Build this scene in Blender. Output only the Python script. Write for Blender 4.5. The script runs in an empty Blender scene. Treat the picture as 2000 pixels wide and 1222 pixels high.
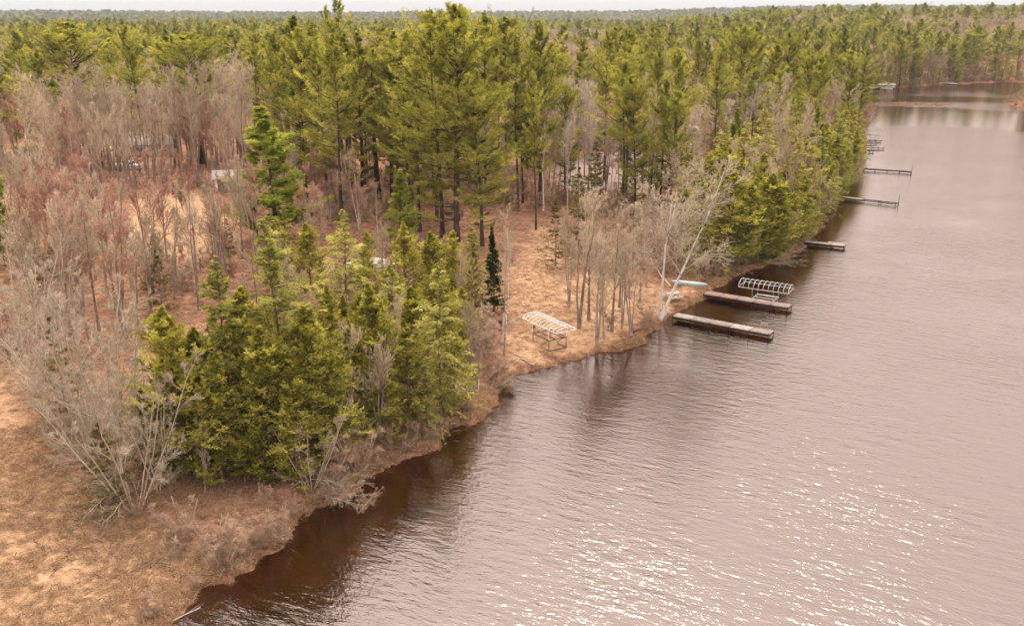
import bpy, math
import numpy as np
from mathutils import Vector

R = math.radians
rng = np.random.default_rng(11)
sc = bpy.context.scene
COL = sc.collection

# ---------------------------------------------------------------- camera
CAM_H = 30.0
FOC = 1800.0                       # focal length in pixels of a 2000 px wide picture
PITCH = math.atan(573.0 / FOC)
cam_d = bpy.data.cameras.new('camera')
cam_d.sensor_width = 36.0
cam_d.lens = 36.0 * FOC / 2000.0
cam_d.clip_start = 0.5
cam_d.clip_end = 30000.0
cam = bpy.data.objects.new('camera', cam_d)
cam.location = (0, 0, CAM_H)
cam.rotation_euler = (math.pi / 2 - PITCH, 0, 0)
COL.objects.link(cam)
sc.camera = cam

# ---------------------------------------------------------------- sky and sun
SUN_EL, SUN_AZ = R(61.0), R(4.0)   # azimuth measured from +Y towards +X
world = bpy.data.worlds.new('World')
sc.world = world
world.use_nodes = True
wn = world.node_tree
wn.nodes.clear()
w_out = wn.nodes.new('ShaderNodeOutputWorld')
w_bg = wn.nodes.new('ShaderNodeBackground')
w_sky = wn.nodes.new('ShaderNodeTexSky')
w_sky.sky_type = 'NISHITA'
w_sky.sun_disc = False
w_sky.sun_elevation = SUN_EL
w_sky.sun_rotation = SUN_AZ
w_sky.air_density = 1.0
w_sky.dust_density = 7.0
w_sky.ozone_density = 1.0
w_mix = wn.nodes.new('ShaderNodeMix')          # thin high cloud veil over the whole sky
w_mix.data_type = 'RGBA'
w_mix.inputs['Factor'].default_value = 0.84
w_tc = wn.nodes.new('ShaderNodeTexCoord')
w_sep = wn.nodes.new('ShaderNodeSeparateXYZ')
wn.links.new(w_tc.outputs['Generated'], w_sep.inputs[0])
w_cl = wn.nodes.new('ShaderNodeClamp')
wn.links.new(w_sep.outputs['Z'], w_cl.inputs['Value'])
w_gr = wn.nodes.new('ShaderNodeMath'); w_gr.operation = 'MULTIPLY_ADD'      # overcast luminance: 1 + 2 sin(elevation)
wn.links.new(w_cl.outputs[0], w_gr.inputs[0]); w_gr.inputs[1].default_value = 1.6; w_gr.inputs[2].default_value = 1.0
w_veil = wn.nodes.new('ShaderNodeVectorMath'); w_veil.operation = 'SCALE'
w_veil.inputs[0].default_value = (6.0, 5.4, 5.0)
wn.links.new(w_gr.outputs[0], w_veil.inputs['Scale'])
wn.links.new(w_veil.outputs[0], w_mix.inputs['B'])
wn.links.new(w_sky.outputs['Color'], w_mix.inputs['A'])
wn.links.new(w_mix.outputs['Result'], w_bg.inputs['Color'])
w_bg.inputs['Strength'].default_value = 0.10
wn.links.new(w_bg.outputs['Background'], w_out.inputs['Surface'])

sun_d = bpy.data.lights.new('sun', 'SUN')
sun_d.energy = 1.15
sun_d.angle = R(16.0)
sun_d.color = (1.0, 0.93, 0.82)
sun = bpy.data.objects.new('sun', sun_d)
sdir = Vector((math.cos(SUN_EL) * math.sin(SUN_AZ), math.cos(SUN_EL) * math.cos(SUN_AZ), math.sin(SUN_EL)))
sun.rotation_euler = (-sdir).to_track_quat('-Z', 'Y').to_euler()
sun.location = (0, 0, 120)
COL.objects.link(sun)

sc.view_settings.view_transform = 'Standard'
sc.view_settings.look = 'None'
sc.view_settings.exposure = 1.3
sc.view_settings.gamma = 1.0
sc.view_settings.use_curve_mapping = False
sc.render.engine = 'CYCLES'
cy = sc.cycles
cy.max_bounces = 6
cy.diffuse_bounces = 4
cy.glossy_bounces = 2
cy.transmission_bounces = 3
cy.transparent_max_bounces = 6
cy.volume_bounces = 0
cy.caustics_reflective = False
cy.caustics_refractive = False
cy.use_denoising = True
cy.denoiser = 'OPENIMAGEDENOISE'
cy.denoising_input_passes = 'RGB_ALBEDO_NORMAL'
cy.denoising_prefilter = 'ACCURATE'
cy.sample_clamp_indirect = 4.0
sc.render.filter_size = 1.1

# ---------------------------------------------------------------- where things stand
SP, CP = math.sin(PITCH), math.cos(PITCH)
def G(px, py, z=0.0):
    """ground point seen at photo position (px, py), at height z"""
    u, v = (px - 1000.0) / FOC, (611.0 - py) / FOC
    dx, dy, dz = u, CP + v * SP, -SP + v * CP
    t = (z - CAM_H) / dz
    return np.array([dx * t, dy * t, z])
def height_at(y0, z0, ytop):
    """how tall something standing at depth y0 is when its tip reaches photo row ytop"""
    v = (611.0 - ytop) / FOC
    return CAM_H + y0 * (v * CP - SP) / (CP + v * SP) - z0

LAKE_PX = [(318, 1228), (345, 1195), (380, 1163), (430, 1135), (490, 1108), (545, 1074), (575, 1040), (604, 1014),
           (640, 990), (690, 960), (720, 934), (770, 908), (815, 888), (850, 876), (880, 848), (915, 826), (938, 806),
           (962, 786), (972, 768), (1002, 745), (1060, 724), (1110, 710), (1172, 696), (1228, 678), (1262, 653),
           (1286, 634), (1312, 620), (1346, 600), (1380, 580), (1404, 556), (1432, 540), (1490, 524), (1535, 505),
           (1570, 480), (1598, 450), (1618, 420), (1636, 395), (1660, 360), (1672, 335), (1682, 305), (1686, 275),
           (1684, 245), (1688, 220), (1690, 200), (1672, 186), (1690, 176), (1760, 172), (1850, 166), (1930, 162), (2010, 161),
           (2120, 168), (2120, 180), (2010, 186), (1972, 196), (1972, 206), (1992, 216), (2100, 224)]
LAKE = [tuple(G(*p)[:2]) for p in LAKE_PX]
LAKE = [(-45.0, -120.0), (-32.0, 0.0), (-24.0, 25.0)] + LAKE + [(300.0, 240.0), (420.0, -120.0)]
LAKE = np.array(LAKE)

def poly_sd(P, poly):
    """signed distance, positive outside the polygon"""
    A, B = poly, np.roll(poly, -1, axis=0)
    best = np.full(len(P), 1e18)
    inside = np.zeros(len(P), bool)
    for a, b in zip(A, B):
        e = b - a
        w = P - a
        t = np.clip((w @ e) / max(e @ e, 1e-9), 0, 1)
        d = w - t[:, None] * e
        best = np.minimum(best, (d * d).sum(1))
        c = (a[1] > P[:, 1]) != (b[1] > P[:, 1])
        with np.errstate(divide='ignore', invalid='ignore'):
            xx = a[0] + (P[:, 1] - a[1]) / (b[1] - a[1] if b[1] != a[1] else 1e-9) * e[0]
        inside ^= c & (P[:, 0] < xx)
    d = np.sqrt(best)
    return np.where(inside, -d, d)

def vnoise(x, y, f, seed=0):
    """smooth value noise"""
    x, y = np.asarray(x) * f + seed * 17.3, np.asarray(y) * f + seed * 9.1
    xi, yi = np.floor(x), np.floor(y)
    fx, fy = x - xi, y - yi
    fx, fy = fx * fx * (3 - 2 * fx), fy * fy * (3 - 2 * fy)
    def h(i, j):
        s = np.sin(i * 127.1 + j * 311.7 + seed * 74.7) * 43758.5453
        return s - np.floor(s)
    return (h(xi, yi) * (1 - fx) + h(xi + 1, yi) * fx) * (1 - fy) + (h(xi, yi + 1) * (1 - fx) + h(xi + 1, yi + 1) * fx) * fy

def sstep(a, b, x):
    t = np.clip((x - a) / (b - a), 0, 1)
    return t * t * (3 - 2 * t)

def ground_z(x, y, sd=None):
    x, y = np.atleast_1d(np.asarray(x, float)), np.atleast_1d(np.asarray(y, float))
    if sd is None:
        sd = poly_sd(np.stack([x, y], 1), LAKE)
    sd = sd + (vnoise(x, y, 0.4, 3) - 0.5) * 1.9 + (vnoise(x, y, 1.3, 4) - 0.5) * 0.8
    bank = 0.42 * sstep(-0.15, 0.75, sd) + 0.9 * sstep(0.5, 14, sd) + 1.2 * sstep(10, 60, sd)
    bed = -0.10 - 0.16 * np.minimum(-sd, 16)
    z = np.where(sd > -0.15, bank - 0.05, bed)
    rough = ((vnoise(x, y, 0.35, 1) - 0.5) * 0.30 + (vnoise(x, y, 1.1, 2) - 0.5) * 0.16 + (vnoise(x, y, 2.6, 6) - 0.5) * 0.08)
    z = z + rough * sstep(0.3, 3, sd) * (1 - sstep(150, 260, y) * 0.8)
    d = np.hypot(x, y)
    th = np.degrees(np.arctan2(x, y))
    far = sstep(520, 950, d) * (12 * sstep(7, 17, th) + 3 * vnoise(x, y, 0.004, 5))
    hills = sstep(2400, 4600, d) * (30 + 14 * vnoise(x, y, 0.0006, 8) + 8 * sstep(4, 20, th) + 6 * sstep(-16, -28, th))
    return z + (far + hills) * (sd > 0)

def zat(x, y):
    return float(ground_z([x], [y])[0])

# ---------------------------------------------------------------- mesh helpers
def make_mesh(name, V, T, mats, tint=None, midx=None, smooth=False, attrs=None):
    me = bpy.data.meshes.new(name)
    V = np.ascontiguousarray(V, np.float32)
    T = np.ascontiguousarray(T, np.int32)
    k = T.shape[1]
    me.vertices.add(len(V))
    me.vertices.foreach_set('co', V.ravel())
    me.loops.add(T.size)
    me.loops.foreach_set('vertex_index', T.ravel())
    me.polygons.add(len(T))
    me.polygons.foreach_set('loop_start', np.arange(0, T.size, k, dtype=np.int32))
    if midx is not None:
        me.polygons.foreach_set('material_index', np.ascontiguousarray(midx, np.int32))
    if smooth:
        me.polygons.foreach_set('use_smooth', np.ones(len(T), bool))
    me.update(calc_edges=True)
    if tint is not None:
        a = me.attributes.new('tint', 'FLOAT', 'POINT')
        a.data.foreach_set('value', np.ascontiguousarray(tint, np.float32))
    for n, arr in (attrs or {}).items():
        a = me.attributes.new(n, 'FLOAT', 'POINT')
        a.data.foreach_set('value', np.ascontiguousarray(arr, np.float32))
    for m in (mats if isinstance(mats, (list, tuple)) else [mats]):
        me.materials.append(m)
    return me

class Geo:
    def __init__(s):
        s.v, s.t, s.c, s.n = [], [], [], 0
    def add(s, v, t, c):
        v = np.asarray(v, float).reshape(-1, 3)
        s.v.append(v)
        s.t.append(np.asarray(t, int) + s.n)
        s.c.append(np.broadcast_to(np.asarray(c, float), (len(v),)) if np.ndim(c) == 0 else np.asarray(c, float))
        s.n += len(v)
    def mesh(s, name, mat, smooth=False):
        return make_mesh(name, np.concatenate(s.v), np.concatenate(s.t), mat, np.concatenate(s.c), smooth=smooth)

def unit(a):
    return a / np.maximum(np.linalg.norm(a, axis=-1, keepdims=True), 1e-9)

def perp(d):
    ref = np.where(np.abs(d[..., 2:3]) < 0.9, np.array([0, 0, 1.0]), np.array([1.0, 0, 0]))
    u = unit(np.cross(d, ref))
    return u, np.cross(d, u)

def rnd_dir(rg, n):
    return unit(rg.normal(size=(n, 3)))

def grow(rg, p0, d0, L, K, trop=0.0, noise=0.1):
    N = len(p0)
    pts = np.zeros((N, K + 1, 3))
    pts[:, 0] = p0
    d = unit(d0)
    step = (L / K)[:, None]
    tr = np.broadcast_to(np.asarray(trop, float), (N,))
    for k in range(K):
        d = unit(d + noise * rg.normal(size=(N, 3)) + tr[:, None] * np.array([0, 0, 1.0]))
        pts[:, k + 1] = pts[:, k] + d * step
    return pts

def tubes(g, pts, rad, sides=3, tint=0.5):
    N, K1, _ = pts.shape
    d = unit(pts[:, -1] - pts[:, 0])
    u, v = perp(d)
    a = np.arange(sides) * 2 * np.pi / sides
    ring = u[:, None, None, :] * np.cos(a)[None, None, :, None] + v[:, None, None, :] * np.sin(a)[None, None, :, None]
    V = pts[:, :, None, :] + ring * rad[:, :, None, None]
    i = np.arange(N)[:, None, None] * K1 * sides
    k = np.arange(K1 - 1)[None, :, None] * sides
    s = np.arange(sides)[None, None, :]
    s2 = (s + 1) % sides
    A, B, C, D = i + k + s, i + k + s2, i + k + sides + s2, i + k + sides + s
    T = np.concatenate([np.stack([A, B, C], -1).reshape(-1, 3), np.stack([A, C, D], -1).reshape(-1, 3)])
    c = tint if np.ndim(tint) == 0 else np.repeat(tint, K1 * sides)
    g.add(V.reshape(-1, 3), T, c)

def spikes(g, p0, p1, r, tint):
    d = unit(p1 - p0)
    u, v = perp(d)
    N = len(p0)
    V = np.stack([p0 + u * r, p0 + (-0.5 * u + 0.87 * v) * r, p0 + (-0.5 * u - 0.87 * v) * r, p1], 1)
    b = np.arange(N)[:, None] * 4
    T = np.concatenate([b + [0, 1, 3], b + [1, 2, 3], b + [2, 0, 3]])
    g.add(V.reshape(-1, 3), T, tint if np.ndim(tint) == 0 else np.repeat(tint, 4))

def blades(g, rg, p, d, L, W, tint):
    """one thin leaf face each: a sliver from p along d"""
    N = len(p)
    d = unit(d)
    side = unit(np.cross(d, rnd_dir(rg, N)))
    L = np.broadcast_to(L, (N,))[:, None]
    W = np.broadcast_to(W, (N,))[:, None]
    m = p + d * L * 0.45
    V = np.stack([p, m + side * W, p + d * L, m - side * W], 1)
    b = np.arange(N)[:, None] * 4
    T = np.concatenate([b + [0, 1, 2], b + [0, 2, 3]])
    g.add(V.reshape(-1, 3), T, np.repeat(np.broadcast_to(tint, (N,)), 4))

def at_t(pts, s):
    """points and tangents on polylines (N,K+1,3) at fractions s (N,M)"""
    N, K1, _ = pts.shape
    f = np.clip(s, 0, 0.9999) * (K1 - 1)
    i = f.astype(int)
    w = (f - i)[..., None]
    n = np.arange(N)[:, None]
    a, b = pts[n, i], pts[n, i + 1]
    return a * (1 - w) + b * w, unit(b - a)

# ---------------------------------------------------------------- materials
def new_mat(name):
    m = bpy.data.materials.new(name)
    m.use_nodes = True
    nt = m.node_tree
    nt.nodes.clear()
    out = nt.nodes.new('ShaderNodeOutputMaterial')
    return m, nt, out

def ramp2(nt, fac, stops):
    r = nt.nodes.new('ShaderNodeValToRGB')
    el = r.color_ramp.elements
    while len(el) < len(stops):
        el.new(0.5)
    for e, (p, c) in zip(el, stops):
        e.position = p
        e.color = (*c, 1)
    nt.links.new(fac, r.inputs['Fac'])
    return r.outputs['Color']

def foliage_mat(name, dark, mid, light, trans=0.5, tcol=(1.2, 1.12, 0.5), vary=0.4):
    m, nt, out = new_mat(name)
    at = nt.nodes.new('ShaderNodeAttribute'); at.attribute_name = 'tint'
    oi = nt.nodes.new('ShaderNodeObjectInfo')
    mr = nt.nodes.new('ShaderNodeMath'); mr.operation = 'MULTIPLY_ADD'
    nt.links.new(oi.outputs['Random'], mr.inputs[0]); mr.inputs[1].default_value = vary; mr.inputs[2].default_value = -vary / 2
    ad = nt.nodes.new('ShaderNodeMath'); ad.operation = 'ADD'
    nt.links.new(at.outputs['Fac'], ad.inputs[0]); nt.links.new(mr.outputs[0], ad.inputs[1])
    col = ramp2(nt, ad.outputs[0], [(0.0, dark), (0.5, mid), (1.0, light)])
    df = nt.nodes.new('ShaderNodeBsdfDiffuse')
    nt.links.new(col, df.inputs['Color'])
    tm = nt.nodes.new('ShaderNodeMix'); tm.data_type = 'RGBA'; tm.blend_type = 'MULTIPLY'
    tm.inputs['Factor'].default_value = 1
    tm.inputs['B'].default_value = (*tcol, 1)
    nt.links.new(col, tm.inputs['A'])
    tr = nt.nodes.new('ShaderNodeBsdfTranslucent')
    nt.links.new(tm.outputs['Result'], tr.inputs['Color'])
    mx = nt.nodes.new('ShaderNodeMixShader'); mx.inputs['Fac'].default_value = trans
    nt.links.new(df.outputs[0], mx.inputs[1]); nt.links.new(tr.outputs[0], mx.inputs[2])
    nt.links.new(mx.outputs[0], out.inputs['Surface'])
    return m

def bark_mat(name, a, b, scale=3.0, vary=0.3, stops=None):
    m, nt, out = new_mat(name)
    tc = nt.nodes.new('ShaderNodeTexCoord')
    mp = nt.nodes.new('ShaderNodeMapping'); mp.inputs['Scale'].default_value = (scale, scale, scale * 0.35)
    nt.links.new(tc.outputs['Object'], mp.inputs['Vector'])
    nz = nt.nodes.new('ShaderNodeTexNoise'); nz.inputs['Scale'].default_value = 1.0; nz.inputs['Detail'].default_value = 3
    nt.links.new(mp.outputs[0], nz.inputs['Vector'])
    oi = nt.nodes.new('ShaderNodeObjectInfo')
    mr = nt.nodes.new('ShaderNodeMath'); mr.operation = 'MULTIPLY_ADD'
    nt.links.new(oi.outputs['Random'], mr.inputs[0]); mr.inputs[1].default_value = vary; mr.inputs[2].default_value = -vary / 2
    ad = nt.nodes.new('ShaderNodeMath'); ad.operation = 'ADD'
    nt.links.new(nz.outputs['Fac'], ad.inputs[0]); nt.links.new(mr.outputs[0], ad.inputs[1])
    col = ramp2(nt, ad.outputs[0], stops or [(0.3, a), (0.7, b)])
    df = nt.nodes.new('ShaderNodeBsdfDiffuse')
    nt.links.new(col, df.inputs['Color'])
    nt.links.new(df.outputs[0], out.inputs['Surface'])
    return m

def paint_mat(name, c, rough=0.6, metal=0.0, vary=0.15, scale=4.0, spec=0.4):
    """painted or weathered surface: base colour broken up by grain and grime"""
    m, nt, out = new_mat(name)
    tc = nt.nodes.new('ShaderNodeTexCoord')
    nz = nt.nodes.new('ShaderNodeTexNoise'); nz.inputs['Scale'].default_value = scale; nz.inputs['Detail'].default_value = 5
    nt.links.new(tc.outputs['Object'], nz.inputs['Vector'])
    c = np.array(c)
    col = ramp2(nt, nz.outputs['Fac'], [(0.3, tuple(c * (1 - vary))), (0.7, tuple(np.minimum(c * (1 + vary), 0.95)))])
    b = nt.nodes.new('ShaderNodeBsdfPrincipled')
    nt.links.new(col, b.inputs['Base Color'])
    b.inputs['Roughness'].default_value = rough
    b.inputs['Metallic'].default_value = metal
    b.inputs['Specular IOR Level'].default_value = spec
    nt.links.new(b.outputs[0], out.inputs['Surface'])
    return m

M = {}
M['pine'] = foliage_mat('pine_needles', (0.115, 0.125, 0.03), (0.285, 0.282, 0.062), (0.52, 0.50, 0.14))
M['red_pine'] = foliage_mat('tufted_needles', (0.085, 0.075, 0.02), (0.19, 0.165, 0.042), (0.32, 0.265, 0.075))
M['young_pine'] = foliage_mat('young_pine_needles', (0.12, 0.155, 0.028), (0.27, 0.305, 0.055), (0.48, 0.50, 0.12))
M['cedar'] = foliage_mat('cedar_sprays', (0.15, 0.15, 0.03), (0.345, 0.325, 0.068), (0.60, 0.555, 0.15))
M['hemlock'] = foliage_mat('hemlock_sprays', (0.20, 0.21, 0.055), (0.42, 0.415, 0.135), (0.67, 0.635, 0.28))
M['pale_hemlock'] = foliage_mat('pale_sprays', (0.24, 0.215, 0.065), (0.44, 0.385, 0.14), (0.62, 0.54, 0.235))
M['spruce'] = foliage_mat('spruce_needles', (0.032, 0.055, 0.018), (0.065, 0.10, 0.028), (0.115, 0.16, 0.045))
M['olive_spruce'] = foliage_mat('olive_spruce_needles', (0.075, 0.072, 0.018), (0.14, 0.13, 0.032), (0.24, 0.21, 0.06))
M['bark_pine'] = bark_mat('pine_bark', (0.045, 0.030, 0.024), (0.13, 0.085, 0.065))
M['bark_cedar'] = bark_mat('cedar_bark', (0.09, 0.055, 0.04), (0.20, 0.13, 0.10))
M['bark_grey'] = bark_mat('grey_bark', (0.17, 0.125, 0.10), (0.37, 0.285, 0.23))
M['bark_birch'] = bark_mat('birch_bark', (0.1, 0.09, 0.085), (0.7, 0.62, 0.56), 4.0, 0.1, [(0.28, (0.12, 0.10, 0.09)), (0.42, (0.62, 0.55, 0.50)), (0.8, (0.74, 0.67, 0.61))])
M['twig_tan'] = bark_mat('tan_twigs', (0.33, 0.25, 0.165), (0.50, 0.385, 0.27), 0.6, 0.5)
M['twig_red'] = bark_mat('red_budded_twigs', (0.30, 0.155, 0.105), (0.45, 0.26, 0.185), 0.6, 0.4)
M['twig_grey'] = bark_mat('silver_twigs', (0.31, 0.24, 0.17), (0.48, 0.39, 0.29), 0.6, 0.3)
M['twig_pink'] = bark_mat('pinkish_twigs', (0.27, 0.17, 0.115), (0.41, 0.275, 0.19), 0.6, 0.3)
M['twig_lichen'] = bark_mat('lichened_twigs', (0.38, 0.33, 0.22), (0.58, 0.51, 0.37), 0.8, 0.2)

# ---------------------------------------------------------------- ground
CLEAR_PX = {
    'yard': [(955, 735), (975, 600), (1000, 470), (1040, 440), (1085, 450), (1110, 520), (1290, 540), (1420, 545), (1340, 612), (1250, 672), (1100, 716)],
    'lawn': [(225, 520), (235, 415), (320, 385), (450, 400), (470, 470), (400, 530)],
    'field': [(232, 338), (238, 316), (320, 306), (330, 335)],
    'point': [(-300, 700), (60, 725), (110, 800), (200, 930), (330, 1000), (520, 985), (600, 1010), (330, 1225), (200, 1500), (-300, 1500)],
    'strip': [(10, 440), (20, 350), (70, 345), (90, 430)],
}
CLEAR = {k: np.array([G(*p, 1.2)[:2] for p in v]) for k, v in CLEAR_PX.items()}
LOT = np.array([G(*p, 1.8)[:2] for p in [(1090, 385), (1080, 325), (1180, 300), (1330, 295), (1330, 335), (1270, 375)]])
YARDS = np.array([G(*p, 1.8)[:2] for p in [(20, 300), (150, 262), (300, 262), (330, 300), (200, 330), (40, 345)]])

th = np.radians(np.linspace(-60, 60, 330))
rr = np.concatenate([np.geomspace(16, 420, 330), np.geomspace(427, 5800, 100)])
TH, RR = np.meshgrid(th, rr)
gx, gy = (RR * np.sin(TH)).ravel(), (RR * np.cos(TH)).ravel()
gsd = poly_sd(np.stack([gx, gy], 1), LAKE)
gz = ground_z(gx, gy, gsd)
nr, nc = RR.shape
idx = np.arange(nr * nc).reshape(nr, nc)
Q = np.stack([idx[:-1, :-1], idx[:-1, 1:], idx[1:, 1:], idx[1:, :-1]], -1).reshape(-1, 4)[:, ::-1]
P2 = np.stack([gx, gy], 1)
dry = np.zeros(len(P2))
for k, p in CLEAR.items():
    s = poly_sd(P2, p) + (vnoise(gx, gy, 0.25, 12) - 0.5) * 5
    w = 3.0
    dry = np.maximum(dry, (0.8 if k == 'yard' else 1.0) * (1 - sstep(-w, 1.0, s)))
s = poly_sd(P2, YARDS) + (vnoise(gx, gy, 0.12, 15) - 0.5) * 14
dry = np.maximum(dry, 0.8 * (1 - sstep(-4, 2, s)))
s = poly_sd(P2, LOT) + (vnoise(gx, gy, 0.2, 13) - 0.5) * 6
pale = 1 - sstep(-4, 1, s)

mg, nt, out = new_mat('ground')
def N(t, **kw):
    n = nt.nodes.new(t)
    for k, v in kw.items():
        setattr(n, k, v)
    return n
def noise_n(scale, detail=6, rough=0.6, src=None):
    n = N('ShaderNodeTexNoise')
    n.inputs['Scale'].default_value = scale; n.inputs['Detail'].default_value = detail; n.inputs['Roughness'].default_value = rough
    nt.links.new(src, n.inputs['Vector'])
    return n.outputs['Fac']
def mixc(fac, a, b, blend='MIX'):
    n = N('ShaderNodeMix', data_type='RGBA', blend_type=blend)
    for sck, val in (('Factor', fac), ('A', a), ('B', b)):
        if isinstance(val, (int, float)):
            n.inputs[sck].default_value = val
        elif isinstance(val, tuple):
            n.inputs[sck].default_value = (*val, 1)
        else:
            nt.links.new(val, n.inputs[sck])
    return n.outputs['Result']
def mathn(op, a, b=None, c=None):
    n = N('ShaderNodeMath', operation=op)
    for i, val in enumerate((a, b, c)):
        if val is None: continue
        if isinstance(val, (int, float)): n.inputs[i].default_value = val
        else: nt.links.new(val, n.inputs[i])
    return n.outputs[0]
geo = N('ShaderNodeNewGeometry').outputs['Position']
n_big = noise_n(0.12, 4, 0.6, geo)
n_mid = noise_n(0.9, 6, 0.65, geo)
n_fine = noise_n(5.0, 6, 0.75, geo)
litter = ramp2(nt, n_mid, [(0.25, (0.13, 0.06, 0.036)), (0.5, (0.25, 0.13, 0.08)), (0.72, (0.37, 0.22, 0.145))])
grass = ramp2(nt, n_mid, [(0.22, (0.21, 0.118, 0.068)), (0.45, (0.345, 0.212, 0.125)), (0.7, (0.45, 0.297, 0.18))])
at_dry = N('ShaderNodeAttribute', attribute_name='dry').outputs['Fac']
at_pale = N('ShaderNodeAttribute', attribute_name='pale').outputs['Fac']
at_wet = N('ShaderNodeAttribute', attribute_name='wet').outputs['Fac']
dfac = mathn('MULTIPLY_ADD', n_big, 1.1, -0.55)
dfac = N('ShaderNodeClamp')
t_ = mathn('ADD', at_dry, mathn('MULTIPLY_ADD', n_big, 0.9, -0.45))
nt.links.new(t_, dfac.inputs['Value'])
c_ = mixc(dfac.outputs[0], litter, grass)
c_ = mixc(mathn('MULTIPLY', at_pale, 0.6), c_, (0.34, 0.29, 0.27))
fine = ramp2(nt, n_fine, [(0.2, (0.45, 0.42, 0.40)), (0.5, (1.0, 1.0, 1.0)), (0.8, (1.3, 1.28, 1.25))])
c_ = mixc(1.0, c_, fine, 'MULTIPLY')
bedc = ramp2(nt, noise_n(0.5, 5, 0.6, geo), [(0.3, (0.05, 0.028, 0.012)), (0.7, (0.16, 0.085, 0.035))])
at_bank = N('ShaderNodeAttribute', attribute_name='bank').outputs['Fac']
bankc = ramp2(nt, n_mid, [(0.25, (0.07, 0.035, 0.02)), (0.5, (0.19, 0.095, 0.055)), (0.75, (0.36, 0.22, 0.14))])
c_ = mixc(at_bank, c_, mixc(1.0, bankc, fine, 'MULTIPLY'))
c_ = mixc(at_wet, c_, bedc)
bsdf = N('ShaderNodeBsdfDiffuse')
nt.links.new(c_, bsdf.inputs['Color'])
bmp = N('ShaderNodeBump'); bmp.inputs['Strength'].default_value = 0.7; bmp.inputs['Distance'].default_value = 0.12
nt.links.new(n_fine, bmp.inputs['Height'])
nt.links.new(bmp.outputs[0], bsdf.inputs['Normal'])
nt.links.new(bsdf.outputs[0], out.inputs['Surface'])
M['ground'] = mg

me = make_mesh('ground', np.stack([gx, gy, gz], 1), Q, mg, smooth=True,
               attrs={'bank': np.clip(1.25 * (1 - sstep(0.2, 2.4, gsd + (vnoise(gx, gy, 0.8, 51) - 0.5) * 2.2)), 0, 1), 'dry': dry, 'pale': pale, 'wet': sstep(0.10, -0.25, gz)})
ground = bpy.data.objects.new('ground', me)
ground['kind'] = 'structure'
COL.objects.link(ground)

# ---------------------------------------------------------------- water
wx, wy = np.meshgrid(np.linspace(-140, 460, 151), np.linspace(-120, 640, 191))
wx, wy = wx.ravel(), wy.ravel()
wsd = poly_sd(np.stack([wx, wy], 1), LAKE)
i2 = np.arange(151 * 191).reshape(191, 151)
Q2 = np.stack([i2[:-1, :-1], i2[:-1, 1:], i2[1:, 1:], i2[1:, :-1]], -1).reshape(-1, 4)
mw, nt, out = new_mat('lake_water')
geo = N('ShaderNodeNewGeometry').outputs['Position']
def mapped(rot, sx, sy):
    mp = N('ShaderNodeMapping', vector_type='TEXTURE')
    mp.inputs['Rotation'].default_value = (0, 0, rot)
    mp.inputs['Scale'].default_value = (sx, sy, 1)
    nt.links.new(geo, mp.inputs['Vector'])
    return mp.outputs[0]
w1 = noise_n(1.0, 3, 0.55, mapped(R(-36), 3.2, 0.85))
w2 = noise_n(1.0, 3, 0.6, mapped(R(-20), 1.3, 0.38))
w3 = noise_n(1.0, 2, 0.6, mapped(R(-60), 0.5, 0.22))
gust = noise_n(0.06, 3, 0.6, geo)
hgt = mathn('ADD', mathn('MULTIPLY', w1, 0.60), mathn('ADD', mathn('MULTIPLY', w2, 0.45), mathn('MULTIPLY', w3, 0.24)))
at_calm = N('ShaderNodeAttribute', attribute_name='open').outputs['Fac']
bs = N('ShaderNodeBump'); bs.inputs['Distance'].default_value = 0.30
nt.links.new(mathn('MULTIPLY', at_calm, mathn('MULTIPLY_ADD', gust, 0.85, 0.0)), bs.inputs['Strength'])
nt.links.new(hgt, bs.inputs['Height'])
gl = N('ShaderNodeBsdfGlossy'); gl.inputs['Roughness'].default_value = 0.10
gl.inputs['Color'].default_value = (1, 0.87, 0.81, 1)
tr = N('ShaderNodeBsdfTransparent'); tr.inputs['Color'].default_value = (0.52, 0.27, 0.10, 1)
fr = N('ShaderNodeFresnel'); fr.inputs['IOR'].default_value = 1.6
for n_ in (gl, fr):
    nt.links.new(bs.outputs[0], n_.inputs['Normal'])
mxs = N('ShaderNodeMixShader')
nt.links.new(mathn('MULTIPLY_ADD', fr.outputs[0], 0.78, 0.15), mxs.inputs['Fac'])
nt.links.new(tr.outputs[0], mxs.inputs[1]); nt.links.new(gl.outputs[0], mxs.inputs[2])
nt.links.new(mxs.outputs[0], out.inputs['Surface'])
me = make_mesh('lake_water', np.stack([wx, wy, wx * 0], 1), Q2, mw, smooth=True, attrs={'open': (0.3 + 0.7 * sstep(1, -14, wsd)) * (1 - 0.85 * sstep(250, 268, wy + 6 * np.sin(wx * 0.09)) * (1 - 0.9 * sstep(0.5, 0.62, vnoise(wx * 0.25, wy, 0.06, 61))))})
water = bpy.data.objects.new('lake_water', me)
water['kind'] = 'structure'
COL.objects.link(water)

# ---------------------------------------------------------------- tree prototypes
PROTO = {}
def proto(kind, trunk, crown, h):
    PROTO.setdefault(kind, []).append((trunk, crown, h))

def trunk_geo(rg, h, r0, r1, wob=0.006, lean=0.0, sides=7, K=9):
    z = np.linspace(-0.4, h, K + 1)
    p = np.zeros((1, K + 1, 3))
    p[0, :, 2] = z
    w = np.cumsum(rg.normal(size=(K + 1, 2)) * wob * h, 0)
    w -= w[0]
    p[0, :, :2] = w * np.linspace(0, 1, K + 1)[:, None]
    p[0, :, 0] += lean * h * np.linspace(0, 1, K + 1) ** 1.2
    rad = (r1 + (r0 - r1) * np.linspace(1, 0, K + 1) ** 1.15)[None] * 1.0
    rad[0, 0] *= 1.35
    return p, rad

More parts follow.
